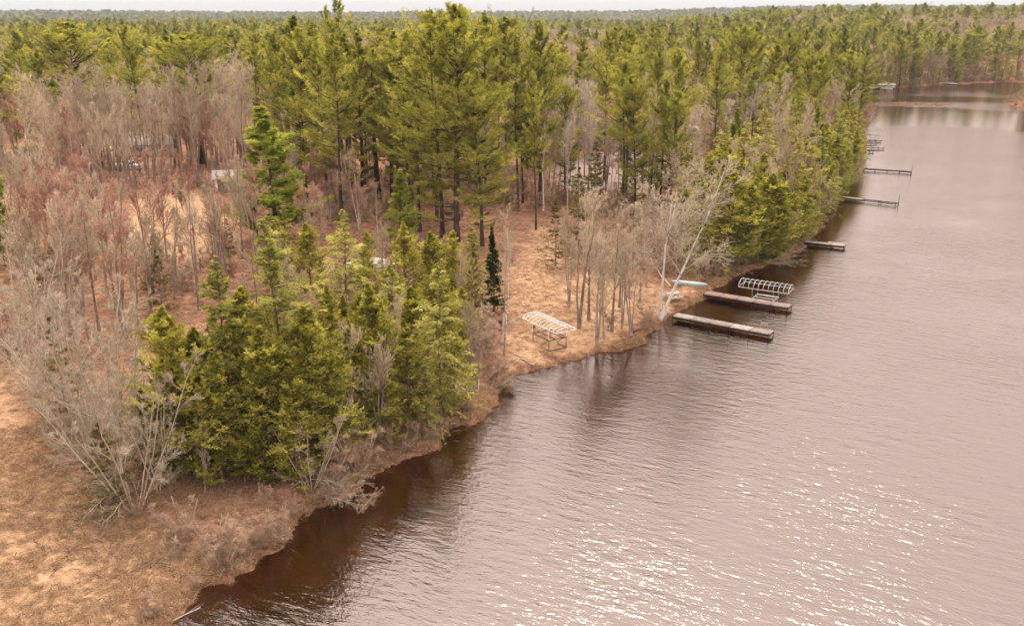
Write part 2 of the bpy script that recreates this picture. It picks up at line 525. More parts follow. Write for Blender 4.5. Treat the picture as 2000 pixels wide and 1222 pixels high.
def conifer(kind, seed, h, mat, bark, base=0.25, R0=3.0, prof=None, nb=70, elev=(10, 50), trop=0.05, whorl=0.0,
            twigs=10, twl=0.4, tufts=5, per=5, nl=0.3, nw=0.035, spread=0.7, tw_start=0.3, r0=None, flat=0.25, stubs=0, droop=0.0, ragged=0.3, btint=0.22, tip=0.0, tip_t=0.75, tip_w=2.0, lop=0.0):
    rg = np.random.default_rng(seed)
    r0 = r0 or h * 0.011
    tp, trad = trunk_geo(rg, h, r0, 0.02)
    gt = Geo()
    tubes(gt, tp, trad, 7)
    if stubs:                                             # bare dead stubs below the crown
        s = rg.uniform(0.12, base + 0.08, stubs)[None]
        p, _ = at_t(tp, s); p = p[0]
        az = rg.uniform(0, 2 * np.pi, stubs)
        d = np.stack([np.cos(az), np.sin(az), rg.uniform(-0.2, 0.3, stubs)], 1)
        spikes(gt, p, p + unit(d) * rg.uniform(0.5, 1.8, stubs)[:, None], 0.03, 0.5)
    g = Geo()
    t = np.sort(rg.uniform(0, 1, nb) ** 0.9)
    if whorl:
        nwh = max(int((1 - base) * h / whorl), 3)
        t = (np.floor(t * nwh) + 0.5 + rg.normal(size=nb) * 0.26) / nwh
        t = np.where((t > 0.96) | (t < 0), rg.uniform(0.05, 0.95, nb), t)
    prof = prof or (lambda q: (1 - q) ** 0.8)
    wh_amp = 1 + ragged * rg.normal(size=64)[(t * 40).astype(int) % 64]
    L = R0 * prof(t) * np.clip(wh_amp, 0.35, 1.6) * rg.uniform(1 - ragged, 1 + ragged * 0.6, nb)
    L = np.where(t > tip_t, np.minimum(L, R0 * (1.01 - t) * tip_w * rg.uniform(0.6, 1.0, nb)), L)      # leader
    L = np.maximum(L, 0.12)
    az = rg.uniform(0, 2 * np.pi, nb)
    L = L * (1 + lop * np.cos(az - rg.uniform(0, 6.28)))
    el = np.radians(elev[0] + (elev[1] - elev[0]) * t ** 1.5 + rg.normal(size=nb) * 7)
    s = (base + (1 - base) * t)[None]
    p0, _ = at_t(tp, s); p0 = p0[0]
    d0 = np.stack([np.cos(az) * np.cos(el), np.sin(az) * np.cos(el), np.sin(el)], 1)
    K = 6
    br = grow(rg, p0, d0, L, K, trop, 0.06)
    if droop:
        q = np.linspace(0, 1, K + 1)[None] ** 2
        br[:, :, 2] -= droop * q * L[:, None]
    if tip:
        q = np.linspace(0, 1, K + 1)[None] ** 3
        br[:, :, 2] += tip * q * L[:, None]
    rad = (0.010 + 0.012 * L)[:, None] * np.linspace(1, 0.25, K + 1)[None]
    gb = Geo()
    tubes(gb, br, rad, 3)
    # twigs
    sw = rg.uniform(tw_start, 1, (nb, twigs)) ** 0.85
    p, tg = at_t(br, sw)
    side = unit(np.cross(tg, np.array([0, 0, 1.0]))) * rg.choice([-1, 1], (nb, twigs))[..., None]
    d = unit(tg * rg.uniform(0.5, 1.1, (nb, twigs, 1)) + side * rg.uniform(0.2, 1.0, (nb, twigs, 1)) + rg.normal(size=(nb, twigs, 3)) * flat)
    TL = (twl * L[:, None] * (1.15 - 0.7 * sw) * rg.uniform(0.6, 1.3, (nb, twigs))) + 0.05
    p, d, TL = p.reshape(-1, 3), d.reshape(-1, 3), TL.ravel()
    tw = grow(rg, p, d, TL, 3, (trop * 0.6 - droop * 0.25), 0.10)
    # tufts of needles
    st = (np.arange(tufts)[None] + rg.uniform(0.2, 1.0, (len(p), tufts))) / tufts
    q, tq = at_t(tw, st)
    q, tq = q.reshape(-1, 3), tq.reshape(-1, 3)
    bt = np.repeat(rg.normal(size=nb) * btint, twigs * tufts) + np.repeat(rg.normal(size=nb * twigs) * 0.12, tufts)
    q = np.repeat(q, per, 0)
    dn = unit(np.repeat(tq, per, 0) * (1 - spread * 0.5) + rnd_dir(rg, len(q)) * spread * np.array([1, 1, 0.6]))
    tint = np.clip(0.5 + np.repeat(bt, per) + rg.normal(size=len(q)) * 0.10, 0, 1)
    small = np.repeat(np.clip(0.45 + L / R0 * 1.3, 0.45, 1), twigs * tufts * per)
    blades(g, rg, q, dn, nl * small * rg.uniform(0.6, 1.25, len(q)), nw * rg.uniform(0.7, 1.3, len(q)), tint)
    # crown: foliage faces + the branches that carry them
    nfol = sum(len(x) for x in g.t)
    V = np.concatenate(g.v + [np.concatenate(gb.v)])
    T = np.concatenate(g.t + [np.concatenate(gb.t) + g.n])
    tt = np.concatenate(g.c + [np.full(gb.n, 0.5)])
    mi = np.zeros(len(T), np.int32); mi[nfol:] = 1
    crown = make_mesh(kind + '_crown', V, T, [mat, bark], tt, mi)
    proto(kind, gt.mesh(kind + '_trunk', bark, True), crown, h)

def bare(kind, seed, h, bark, twig, stems=1, limbs=16, base=0.3, spread=1.0, el=(35, 70), sub=(7, 6, 4), lens=(0.42, 0.42, 0.45), tw=0.016, r0=None, noise=0.10, trop=0.10, lean=0.0, splay=0.12, K=6, ang=0.75, lr=1.0):
    rg = np.random.default_rng(seed)
    r0 = r0 or h * 0.0125
    gt, g = Geo(), Geo()
    stemp, stemr = [], []
    for i in range(stems):
        hh = h * (1 if i == 0 else rg.uniform(0.7, 0.98))
        p, rd = trunk_geo(rg, hh, r0 * (1 if i == 0 else 0.75), 0.02, 0.010, lean)
        if stems > 1:
            a = rg.uniform(0, 6.28)
            q = np.linspace(0, 1, p.shape[1]) ** 0.9
            p[0, :, 0] += np.cos(a) * splay * hh * q
            p[0, :, 1] += np.sin(a) * splay * hh * q
        tubes(gt, p, rd, 6)
        stemp.append(p); stemr.append(rd)
    stem = np.concatenate(stemp); srad = np.concatenate(stemr)
    def children(par, prad, n, lo, hi, lenf, plen, angle, trp, K, tint, rscale, first=False):
        Np = len(par)
        s = rg.uniform(lo, hi, (Np, n))
        p, tg = at_t(par, s)
        rp = np.stack([np.interp(s[i], np.linspace(0, 1, prad.shape[1]), prad[i]) for i in range(Np)]) if Np < 4000 else np.full((Np, n), prad.mean())
        o = rnd_dir(rg, Np * n).reshape(Np, n, 3)
        o = unit(o - (o * tg).sum(-1, keepdims=True) * tg)
        a = angle * rg.uniform(0.6, 1.3, (Np, n, 1))
        d = unit(tg * np.cos(a) + o * np.sin(a))
        L = (lenf * plen[:, None] * (1.15 - 0.6 * (s - lo) / (hi - lo + 1e-6)) * rg.uniform(0.6, 1.25, (Np, n))).ravel()
        pts = grow(rg, p.reshape(-1, 3), d.reshape(-1, 3), L, K, trp, noise)
        r = np.maximum(np.minimum(rp.ravel() * 0.62, (0.009 + 0.012 * L) * lr), tw) * rscale
        rad = r[:, None] * np.linspace(1, 0.35, K + 1)[None]
        return pts, rad, L
    plen = np.full(stems, h * 0.9)
    nl = max(limbs // stems, 3)
    a1 = np.radians(90 - np.mean(el)) * 1.0
    L1, R1, l1 = children(stem, srad, nl, base, 0.99, lens[0] * spread, plen, a1 * 1.15, trop, K, 0.5, 1.0)
    R1 = np.maximum(R1, tw)
    tubes(g, L1, R1, 4, rg.uniform(0.3, 0.7, len(L1)))
    L2, R2, l2 = children(np.concatenate([L1]), R1, sub[0], 0.2, 1.0, lens[1], l1, ang, trop * 0.8, 4, 0.5, 1.0)
    R2 = np.maximum(R2, tw * 0.9)
    tubes(g, L2, R2, 3, rg.uniform(0.3, 0.7, len(L2)))
    L3, R3, l3 = children(L2, R2, sub[1], 0.15, 1.0, lens[2], np.maximum(l2, 0.5), ang, trop * 0.8, 3, 0.5, 1.0)
    R3 = np.maximum(R3 * 0.8, tw * 0.75)
    tubes(g, L3, R3, 3, rg.uniform(0.3, 0.7, len(L3)))
    n4 = sub[2]
    s = rg.uniform(0.2, 1.0, (len(L3), n4))
    p, tg = at_t(L3, s)
    d = unit(tg + rg.normal(size=tg.shape) * 0.45 + np.array([0, 0, trop]))
    ll = (0.55 * np.maximum(l3, 0.4)[:, None] * rg.uniform(0.5, 1.2, s.shape)).ravel()
    p, d = p.reshape(-1, 3), d.reshape(-1, 3)
    spikes(g, p, p + d * ll[:, None], tw * 0.8, rg.uniform(0.2, 0.8, len(p)))
    proto(kind, gt.mesh(kind + '_trunk', bark, True), g.mesh(kind + '_crown', twig), h)

pine_prof = lambda q: np.where(q < 0.35, 0.60 + q * 1.15, 1.0) * (1 - q) ** 0.46 + 0.04
for i in range(7):
    conifer('white_pine', 100 + i, 26, M['pine'], M['bark_pine'], base=(0.20, 0.30, 0.38, 0.11, 0.24, 0.45, 0.16, 0.28)[i], R0=(5.0, 4.5, 4.0, 6.0, 4.7, 4.5, 4.6, 5.4)[i], prof=pine_prof,
            tip_t=(0.84, 0.80, 0.88, 0.86, 0.84, 0.9, 0.78)[i], lop=(0.1, 0.25, 0.35, 0.15, 0.3, 0.35, 0.15, 0.4)[i], tip_w=(2.4, 1.8, 2.6, 3.0, 2.2, 3.4, 2.0, 2.8)[i], nb=(104, 90, 78, 130, 96, 66, 112, 88)[i], elev=(0, 66), trop=0.05, whorl=1.35, twigs=15, twl=0.34, tufts=5, per=5, nl=0.40, nw=0.027, spread=0.75,
            tw_start=0.25, flat=0.14, stubs=14, ragged=0.42, tip=0.10, btint=0.26)
for i in range(2):
    conifer('red_pine', 130 + i, 24, M['red_pine'], M['bark_pine'], base=(0.5, 0.42)[i], R0=2.9, prof=lambda q: (1 - q) ** 0.5 * 0.9 + 0.12,
            nb=60, elev=(5, 60), trop=0.10, whorl=0.9, twigs=10, twl=0.35, tufts=2, per=11, nl=0.34, nw=0.028, spread=1.1, tw_start=0.4, flat=0.35, stubs=26, ragged=0.35)
for i in range(3):
    conifer('young_pine', 140 + i, 12, M['young_pine'], M['bark_pine'], base=(0.08, 0.22, 0.16)[i], R0=(2.5, 1.9, 2.2)[i], prof=lambda q: (1 - q) ** 0.8 * 0.95 + 0.05,
            nb=(135, 90, 100)[i], elev=(12, 62), trop=0.07, whorl=0.55, twigs=14, twl=0.36, tufts=4, per=5, nl=0.28, nw=0.028, spread=0.75, flat=0.16, stubs=4, ragged=0.28, tip=0.12)
for i in range(4):
    conifer('cedar_tree', 160 + i, 10, M['cedar'], M['bark_cedar'], base=(0.05, 0.1, 0.04, 0.14)[i], R0=(2.35, 2.0, 2.5, 2.15)[i],
            prof=lambda q: np.minimum(1, 0.75 + q * 1.1) * (1 - q) ** 0.55 + 0.06, nb=(205, 180, 220, 185)[i], elev=(5, 58), trop=0.10, twigs=11, twl=0.38, tufts=5, per=4,
            nl=0.18, nw=0.022, spread=0.62, tw_start=0.35, flat=0.45, ragged=0.34, btint=0.26, tip_t=0.78, tip_w=2.6, lop=0.15)
for i in range(3):
    conifer('hemlock_tree', 180 + i, 14, M['hemlock'], M['bark_cedar'], base=(0.06, 0.12, 0.2, 0.08)[i], R0=(3.1, 2.7, 2.9, 3.3)[i],
            prof=lambda q: np.minimum(1, 0.8 + q) * (1 - q) ** 0.75 + 0.04, nb=(200, 180, 160, 200)[i], elev=(2, 45), trop=0.0, twigs=13, twl=0.38, tufts=5, per=4,
            nl=0.19, nw=0.022, spread=0.55, tw_start=0.2, flat=0.13, droop=0.22, ragged=0.42, btint=0.26, tip_t=0.82, tip_w=2.4, lop=0.15)
for i in range(2):
    conifer('pale_hemlock', 190 + i, 14, M['pale_hemlock'], M['bark_cedar'], base=0.08, R0=2.5, prof=lambda q: (1 - q) ** 0.8 + 0.04,
            nb=140, elev=(4, 45), trop=0.0, twigs=11, twl=0.36, tufts=4, per=3, nl=0.20, nw=0.030, spread=0.6, tw_start=0.25, flat=0.18, droop=0.2, ragged=0.32)
for i in range(1):
    conifer('spruce_tree', 200 + i, 9, M['spruce'], M['bark_pine'], base=0.1, R0=(1.15, 1.35)[i], prof=lambda q: (1 - q) ** 0.85 + 0.02,
            nb=210, elev=(-5, 50), trop=0.04, twigs=10, twl=0.4, tufts=4, per=4, nl=0.16, nw=0.030, spread=0.7, tw_start=0.2, flat=0.25, ragged=0.18)
for i in range(2):
    conifer('olive_spruce', 210 + i, 10, M['olive_spruce'], M['bark_grey'], base=0.08, R0=2.2, prof=lambda q: (1 - q) ** 0.9 + 0.03,
            nb=110, elev=(-4, 40), trop=0.03, twigs=9, twl=0.34, tufts=4, per=3, nl=0.18, nw=0.024, spread=0.7, tw_start=0.3, flat=0.2, ragged=0.3)
for i in range(5):
    bare('bare_tree', 300 + i, 16, M['bark_grey'], M['twig_tan'], stems=(1, 2, 1, 3, 1)[i], limbs=(18, 20, 16, 21, 22)[i], base=(0.3, 0.25, 0.42, 0.3, 0.36)[i],
         el=(48, 72), spread=0.72, sub=(8, 6, 5), splay=0.10, trop=0.16, ang=0.55, tw=0.013)
for i in range(3):
    bare('red_maple', 320 + i, 12, M['bark_grey'], M['twig_red'], stems=(1, 2, 3)[i], limbs=(18, 20, 21)[i], base=(0.38, 0.4, 0.36)[i], el=(45, 70), spread=0.66, sub=(8, 6, 5), trop=0.14, splay=0.1, ang=0.6, tw=0.013)
for i in range(3):
    bare('birch_tree', 330 + i, 14, M['bark_birch'], M['twig_pink'], stems=(1, 1, 2)[i], limbs=(20, 22, 20)[i], base=0.35, el=(35, 60), spread=0.62, sub=(8, 6, 5), trop=0.06, ang=0.65, tw=0.015, r0=0.12)
for i in range(3):
    bare('silver_maple', 340 + i, 8, M['twig_grey'], M['twig_grey'], stems=(5, 6, 7)[i], limbs=(36, 40, 44)[i], base=0.12, el=(35, 65), spread=0.72, sub=(7, 6, 4), trop=0.03, splay=(0.28, 0.36, 0.45)[i], ang=0.5, tw=0.007, r0=0.055, noise=0.15, lr=1.1)
for i in range(2):
    bare('bare_shrub', 350 + i, 3.0, M['twig_grey'], M['twig_pink'], stems=(7, 8, 9)[i], limbs=(42, 48, 45)[i], base=0.1, el=(30, 60), spread=0.7, sub=(6, 5, 4), trop=0.03, splay=0.45, ang=0.55, tw=0.006, r0=0.02, noise=0.16)
for i in range(1):
    bare('tamarack_tree', 360 + i, 9, M['bark_grey'], M['twig_lichen'], stems=1, limbs=46, base=0.12, el=(5, 30), spread=0.30, sub=(7, 5, 3), trop=0.02, ang=0.7, tw=0.012, r0=0.09)

M['twig_pale'] = bark_mat('pale_aspen_twigs', (0.36, 0.285, 0.215), (0.54, 0.44, 0.35), 0.6, 0.4)
M['bark_aspen'] = bark_mat('pale_aspen_bark', (0.26, 0.21, 0.17), (0.52, 0.45, 0.38))
for i in range(4):
    bare('aspen_tree', 380 + i, 16, M['bark_aspen'], M['twig_pale'], stems=(1, 1, 2, 1)[i], limbs=(26, 30, 28, 22)[i], base=(0.45, 0.35, 0.4, 0.55)[i], el=(35, 62), spread=(0.5, 0.42, 0.5, 0.45)[i], sub=(8, 6, 4), trop=0.12, ang=0.6, tw=0.011, r0=0.15, lr=1.2)
for i in range(1):
    bare('leaning_birch', 372, 13, M['bark_birch'], M['twig_grey'], stems=3, limbs=42, base=0.3, el=(20, 50), spread=0.95, sub=(8, 6, 5), trop=0.07, ang=0.6, tw=0.015, r0=0.13, lean=0.16, splay=0.14, lr=2.4)
# ---------------------------------------------------------------- planting
COUNT = {}
def plant(kind, x, y, h, label, cat, group=None, rot=None, wide=1.0, var=None, lean=None, z=None):
    ps = PROTO[kind]
    v = (COUNT.get(kind, 0) if var is None else var) % len(ps)
    COUNT[kind] = COUNT.get(kind, 0) + 1
    tm, cm, h0 = ps[v]
    e = bpy.data.objects.new(kind, None)
    e.empty_display_size = 0.5
    e.location = (x, y, zat(x, y) if z is None else z)
    s = h / h0
    e.scale = (s * wide, s * wide, s)
    e.rotation_euler = (lean[0] if lean else rng.normal() * 0.02, lean[1] if lean else rng.normal() * 0.02, rng.uniform(0, 6.28) if rot is None else rot)
    e['label'] = label
    e['category'] = cat
    if group:
        e['group'] = group
    COL.objects.link(e)
    for nm, m in (('trunk', tm), ('crown', cm)):
        o = bpy.data.objects.new(nm, m)
        COL.objects.link(o)
        o.parent = e
    return e

OCC = []                       # occupied spots (x, y, radius)
def hero(kind, px, py, ytop, label, cat, group=None, wide=1.0, occ=1.2, **kw):
    p = G(px, py, 1.0)
    z = zat(p[0], p[1])
    p = G(px, py, z)
    z = zat(p[0], p[1])
    h = height_at(p[1], z, ytop)
    OCC.append((p[0], p[1], occ))
    return plant(kind, p[0], p[1], h, label, cat, group, wide=wide, z=z, **kw)


# the row on the bank above the point
CED, HEM = 'cedar tree', 'hemlock tree'
hero('cedar_tree', 372, 930, 598, 'olive cedar beside the silver-branched maples on the point, end of the evergreen row', CED, wide=1.15)
hero('hemlock_tree', 462, 915, 503, 'tall light green hemlock with a ragged tip, rising above the olive cedar on the bank', HEM, wide=0.95, var=1)
hero('cedar_tree', 435, 945, 690, 'low olive cedar at the foot of the tall light green hemlock', CED, wide=1.1)
hero('hemlock_tree', 572, 880, 425, 'broad hemlock, tallest of the evergreen row on the bank', HEM, wide=1.0, var=0)
hero('cedar_tree', 532, 930, 640, 'bushy dark olive cedar in front of the tallest hemlock', CED, wide=1.2)
hero('cedar_tree', 622, 918, 600, 'wide mustard green cedar in the middle of the bank row', CED, wide=1.25)
hero('cedar_tree', 585, 945, 740, 'short cedar at the water side of the bank row middle', CED, wide=1.2)
hero('hemlock_tree', 684, 690, 408, 'pale feathery hemlock with a bare dark lower trunk by the white boat', HEM, wide=1.0, var=2)
hero('cedar_tree', 742, 830, 560, 'full olive cedar behind the grey leafless tree on the bank', CED, wide=1.2)
hero('cedar_tree', 700, 850, 640, 'cedar crowded between the wide mustard cedar and the full olive one', CED, wide=1.1)
hero('cedar_tree', 800, 845, 640, 'cedar overhanging the brown cove beside the feathered hemlock', CED, wide=1.25)
hero('hemlock_tree', 862, 815, 508, 'feathered light green hemlock leaning at the cove, last of the bank row', HEM, wide=0.95, var=3)
hero('cedar_tree', 888, 800, 650, 'small cedar at the very corner of the cove', CED, wide=1.2)
hero('cedar_tree', 795, 640, 438, 'dark olive cedar beside the white boat under the pines', CED, wide=1.1)
hero('cedar_tree', 852, 630, 455, 'round topped olive cedar, middle one of three behind the feathered hemlock', CED, wide=1.2)
hero('cedar_tree', 893, 620, 452, 'mustard cedar next to the two narrow spruces', CED, wide=1.0)
hero('cedar_tree', 770, 690, 520, 'lower cedar in front of the dark olive one by the white boat', CED, wide=1.2)
hero('cedar_tree', 640, 740, 560, 'cedar filling the gap behind the tallest hemlock', CED, wide=1.2)
for (px, py, yt, k, w, lb) in [(400, 900, 640, 'cedar_tree', 1.2, 'cedar tucked between the end cedar and the tall light green hemlock'), (505, 890, 560, 'cedar_tree', 1.2, 'cedar standing between the two tall hemlocks of the bank row'),
                           (665, 895, 690, 'cedar_tree', 1.2, 'rounded cedar at the water side of the wide mustard one'), (755, 862, 700, 'cedar_tree', 1.1, 'low cedar at the foot of the full olive one'),
                           (835, 850, 700, 'hemlock_tree', 1.0, 'short hemlock at the water side of the feathered one'), (345, 900, 680, 'cedar_tree', 1.2, 'shaded cedar leaning into the silver maples'),
                           (480, 950, 770, 'cedar_tree', 1.2, 'knee of low cedar growth below the tall light green hemlock'), (715, 790, 600, 'hemlock_tree', 0.9, 'slim hemlock behind the full olive cedar'),
                           (560, 790, 540, 'cedar_tree', 1.2, 'cedar in the second line behind the tallest hemlock'), (480, 800, 580, 'cedar_tree', 1.2, 'cedar in the second line behind the tall light green hemlock'),
                           (815, 740, 560, 'cedar_tree', 1.2, 'cedar in the second line behind the feathered hemlock'), (640, 660, 500, 'hemlock_tree', 1.0, 'hemlock beside the pale feathery one near the white boat'),
                           (420, 800, 620, 'olive_spruce', 1.2, 'dull spruce in the second line behind the end cedar'), (905, 700, 560, 'cedar_tree', 1.0, 'olive cedar inland of the cove corner')]:
    hero(k, px, py, yt, lb, CED if k == 'cedar_tree' else HEM if k == 'hemlock_tree' else 'spruce tree', wide=w)
hero('spruce_tree', 965, 608, 445, 'narrow dark green spruce spire at the edge of the yard', 'spruce tree', wide=1.0, var=0)
hero('olive_spruce', 928, 690, 480, 'slim olive spruce with a bare lower trunk beside the dark spire', 'spruce tree', wide=0.55)
hero('olive_spruce', 1085, 525, 395, 'wide olive spruce with tiered skirts at the back of the yard', 'spruce tree', wide=1.2)
hero('olive_spruce', 1130, 505, 330, 'taller olive spruce behind the tiered one in the yard', 'spruce tree', wide=0.9)
hero('young_pine', 783, 500, 325, 'round soft pine standing alone before the pine stand', 'pine tree', wide=1.3, var=1)
hero('young_pine', 540, 470, 203, 'bright green young pine among the leafless maples', 'pine tree', wide=1.7, var=0)
hero('young_pine', 505, 478, 330, 'smaller young pine leaning against the bright green one', 'pine tree', wide=1.0, var=1)
hero('young_pine', 12, 520, 308, 'green pine at the edge of the maple grove over the dry strip', 'pine tree', wide=1.2, var=2)
hero('young_pine', 50, 540, 400, 'half-grown pine beside the green pine over the dry strip', 'pine tree', wide=1.2, var=2)

# the big pines
PN = 'pine tree'
hero('white_pine', 892, 470, 6, 'giant old white pine with a forked grey top, tallest of the stand', PN, wide=1.25, var=3, occ=3)
hero('white_pine', 865, 462, 14, 'white pine grown against the giant forked one', PN, wide=1.0, var=0, occ=2)
hero('white_pine', 942, 480, 165, 'white pine with long drooping plumes over the edge of the yard', PN, wide=1.2, var=3, occ=2)
hero('white_pine', 820, 452, 105, 'full white pine beside the giant forked one', PN, wide=1.05, var=0, occ=2)
hero('white_pine', 668, 430, 62, 'white pine with a thick dark trunk behind the red brush', PN, wide=1.0, var=1, occ=2)
hero('white_pine', 640, 405, 80, 'yellow-green white pine next to the thick dark trunk', PN, wide=1.0, var=0, occ=2)
hero('white_pine', 600, 395, 55, 'broad white pine at the maple side of the stand', PN, wide=1.05, var=3, occ=2)
hero('white_pine', 560, 380, 60, 'twin of the broad white pine nearest the maple grove', PN, wide=0.95, var=4, occ=2)
hero('white_pine', 688, 330, 0, 'lone white pine rising clear of the canopy with a sparse crown', PN, wide=0.8, var=2, occ=2)
hero('white_pine', 652, 320, 14, 'thin white pine beside the lone one that clears the canopy', PN, wide=0.5, var=2, occ=2)
hero('red_pine', 742, 400, 85, 'tufted red pine in the middle of the stand', PN, wide=1.2, var=0, occ=2)
hero('red_pine', 715, 395, 110, 'shorter tufted red pine in the middle of the stand', PN, wide=1.2, var=1, occ=2)
hero('white_pine', 1012, 405, 65, 'dark white pine at the yard side of the stand', PN, wide=0.8, var=1, occ=2)
hero('white_pine', 1055, 400, 36, 'slender white pine with a pointed crown behind the yard', PN, wide=0.85, var=0, occ=2)
hero('white_pine', 1047, 448, 150, 'lower white pine with a long bare trunk standing in the yard path', PN, wide=0.65, var=2, occ=2)
hero('white_pine', 1222, 400, 58, 'tall white pine with separated flat tiers over the pale lot', PN, wide=0.85, var=2, occ=2)
hero('white_pine', 1270, 385, 90, 'yellowish white pine next to the flat-tiered one', PN, wide=0.9, var=1, occ=2)
hero('white_pine', 1180, 350, 60, 'grey-green white pine beyond the pale lot', PN, wide=0.8, var=4, occ=2)
hero('white_pine', 1320, 350, 100, 'white pine at the shore side of the pale lot', PN, wide=0.9, var=0, occ=2)
for (px, py, yt, v, w, lb) in [(1440, 300, 50, 3, 1.15, 'huge spreading white pine in the clump above the docks'), (1490, 290, 85, 0, 1.15, 'low branched white pine in the clump above the docks'),
                               (1530, 270, 60, 3, 0.95, 'dark crowned white pine in the clump above the docks'), (1390, 310, 75, 0, 0.9, 'narrow white pine beside the clump above the docks'),
                               (1460, 275, 70, 4, 1.0, 'white pine half hidden at the back of the clump above the docks'),
                               (1642, 262, 98, 3, 1.25, 'white pine with flat golden plumes leaning over the bend of the shore'), (1675, 258, 108, 4, 0.8, 'darker white pine tucked behind the one with flat golden plumes')]:
    hero('white_pine', px, py, yt, lb, PN, wide=w, var=v, occ=2.5)
hero('white_pine', 2002, 214, 112, 'golden white pine alone on the low opposite point', PN, wide=1.0, var=3)
for (px, py, yt, v, lb) in [(160, 330, 42, 3, 'broad bushy white pine above the left grove'), (110, 345, 95, 1, 'smaller white pine leaning from the broad bushy one'),
                            (345, 300, 68, 0, 'dark white pine behind the leafless grove'), (395, 320, 62, 3, 'white pine with pale upswept plumes behind the leafless grove')]:
    hero('white_pine', px, py, yt, lb, PN, wide=1.75 if v == 3 else 1.2, var=v, occ=2.5)
for (px, py, yt, v, lb) in [(1432, 350, 208, 0, 'bright young pine among pale hemlocks on the shore slope'), (1478, 345, 225, 1, 'slim young pine beside the bright one on the shore slope'),
                            (1540, 340, 205, 1, 'young pine with a clear trunk above the leafless bank'), (1585, 345, 208, 0, 'fresh green young pine closest to the long dark dock'),
                            (1650, 300, 180, 2, 'young pine at the bend of the shore under the golden plumes')]:
    hero('young_pine', px, py, yt, lb, PN, wide=0.95, var=v)

# the leafless trees people would point at
BT = 'bare tree'
for (px, py, yt, k, v, w, lb) in [(520, 860, 470, 'bare_tree', 1, 0.8, 'tan leafless tree rising between the two tall hemlocks'), (610, 850, 480, 'bare_tree', 3, 0.7, 'tan leafless tree rising behind the wide mustard cedar'),
                                  (690, 880, 660, 'bare_tree', 0, 1.0, 'thin leafless tree at the water side of the cedars'), (780, 800, 580, 'bare_tree', 4, 0.9, 'tan leafless tree squeezed among the cedars of the cove'),
                                  (930, 740, 580, 'bare_tree', 3, 0.9, 'pinkish leafless tree at the corner of the cove'), (400, 960, 800, 'bare_tree', 1, 1.0, 'low tangled leafless tree before the end cedar'),
                                  (905, 640, 490, 'bare_tree', 4, 0.8, 'tan leafless tree between mustard cedar and slim spruce')]:
    hero(k, px, py, yt, lb, BT, wide=w, var=v)
for (px, py, yt, v, w, lb) in [(1112, 600, 400, 3, 0.8, 'many-stemmed leafless tree at the path side of the landing row'), (1180, 670, 455, 1, 0.8, 'twin leafless tree on the landing bank'),
                               (1215, 640, 450, 3, 0.8, 'many-stemmed leafless tree between the landing row and the birch'), (1262, 560, 400, 4, 1.0, 'leafless tree at the back of the yard toward the canoe'),
                               (1300, 520, 380, 1, 1.0, 'leafless tree behind the picnic table'), (1320, 545, 400, 4, 1.1, 'leafless tree between picnic table and canoe'), (1140, 560, 400, 0, 0.9, 'leafless tree standing in the middle of the yard back edge')]:
    hero('bare_tree', px, py, yt, lb, BT, wide=w, var=v)
hero('silver_maple', 235, 955, 600, 'silver-branched maple fanning out on the point, in front of the olive cedar', BT, wide=1.0, var=0)
hero('silver_maple', 265, 1000, 740, 'low silver maple with crooked limbs sweeping down to the grass', BT, wide=1.15, var=2)
hero('silver_maple', 175, 900, 560, 'silver maple spreading over the dry grass at the back of the point', BT, wide=1.1, var=1)
hero('silver_maple', 60, 760, 490, 'grey many-stemmed maple at the dirt track', BT, wide=1.0, var=1)
hero('silver_maple', 120, 700, 470, 'grey many-stemmed maple behind the dirt track', BT, wide=0.9, var=0)
hero('silver_maple', 20, 700, 520, 'grey maple with long level limbs over the track', BT, wide=1.2, var=2)
for (px, py, yt, v, w, lb) in [(205, 925, 690, 0, 1.1, 'silver maple crowded behind the fanning one on the point'), (310, 960, 760, 1, 1.0, 'silver maple reaching into the end cedar'), (150, 850, 640, 2, 1.0, 'silver maple at the inland side of the point'),
                               (90, 800, 600, 0, 1.0, 'silver maple where the dirt track meets the point'), (240, 850, 600, 1, 0.9, 'upright silver maple before the thicket')]:
    hero('silver_maple', px, py, yt, lb, BT, wide=w, var=v)
hero('olive_spruce', 215, 1010, 830, 'low green conifer half covered by the crooked silver maple', 'spruce tree', wide=1.3)
hero('olive_spruce', 140, 860, 620, 'dull green conifer behind the silver maples', 'spruce tree', wide=1.0)
hero('olive_spruce', 300, 930, 760, 'shaded conifer between the silver maple and the olive cedar', 'spruce tree', wide=1.2)
hero('tamarack_tree', 300, 890, 690, 'dead grey conifer with drooping lichened branches beside the olive cedar', BT, wide=1.0)
hero('silver_maple', 610, 965, 800, 'white-limbed tree bending over the bank below the short cedar', BT, wide=1.1, var=2)
hero('bare_tree', 740, 860, 640, 'grey leafless tree with wandering limbs before the full olive cedar', BT, wide=1.2, var=3)
hero('bare_tree', 985, 695, 470, 'single slender leafless tree at the path to the landing', BT, wide=0.6, var=2)
hero('birch_tree', 992, 600, 405, 'white birch behind the dark spruce spire', 'birch tree', wide=0.9, var=0)
hero('birch_tree', 740, 500, 370, 'white birch snag before the round soft pine', 'birch tree', wide=0.6, var=1)
hero('birch_tree', 415, 540, 390, 'pale branched birch at the edge of the dry lawn', 'birch tree', wide=0.9, var=2)
hero('leaning_birch', 1288, 630, 335, 'leaning white birch at the foot of the bare dock', 'birch tree', wide=1.15, lean=(0.05, 0.06), rot=0.15)
hero('birch_tree', 1190, 400, 225, 'white birch with a forked trunk over the pale lot', 'birch tree', wide=1.2, var=2)
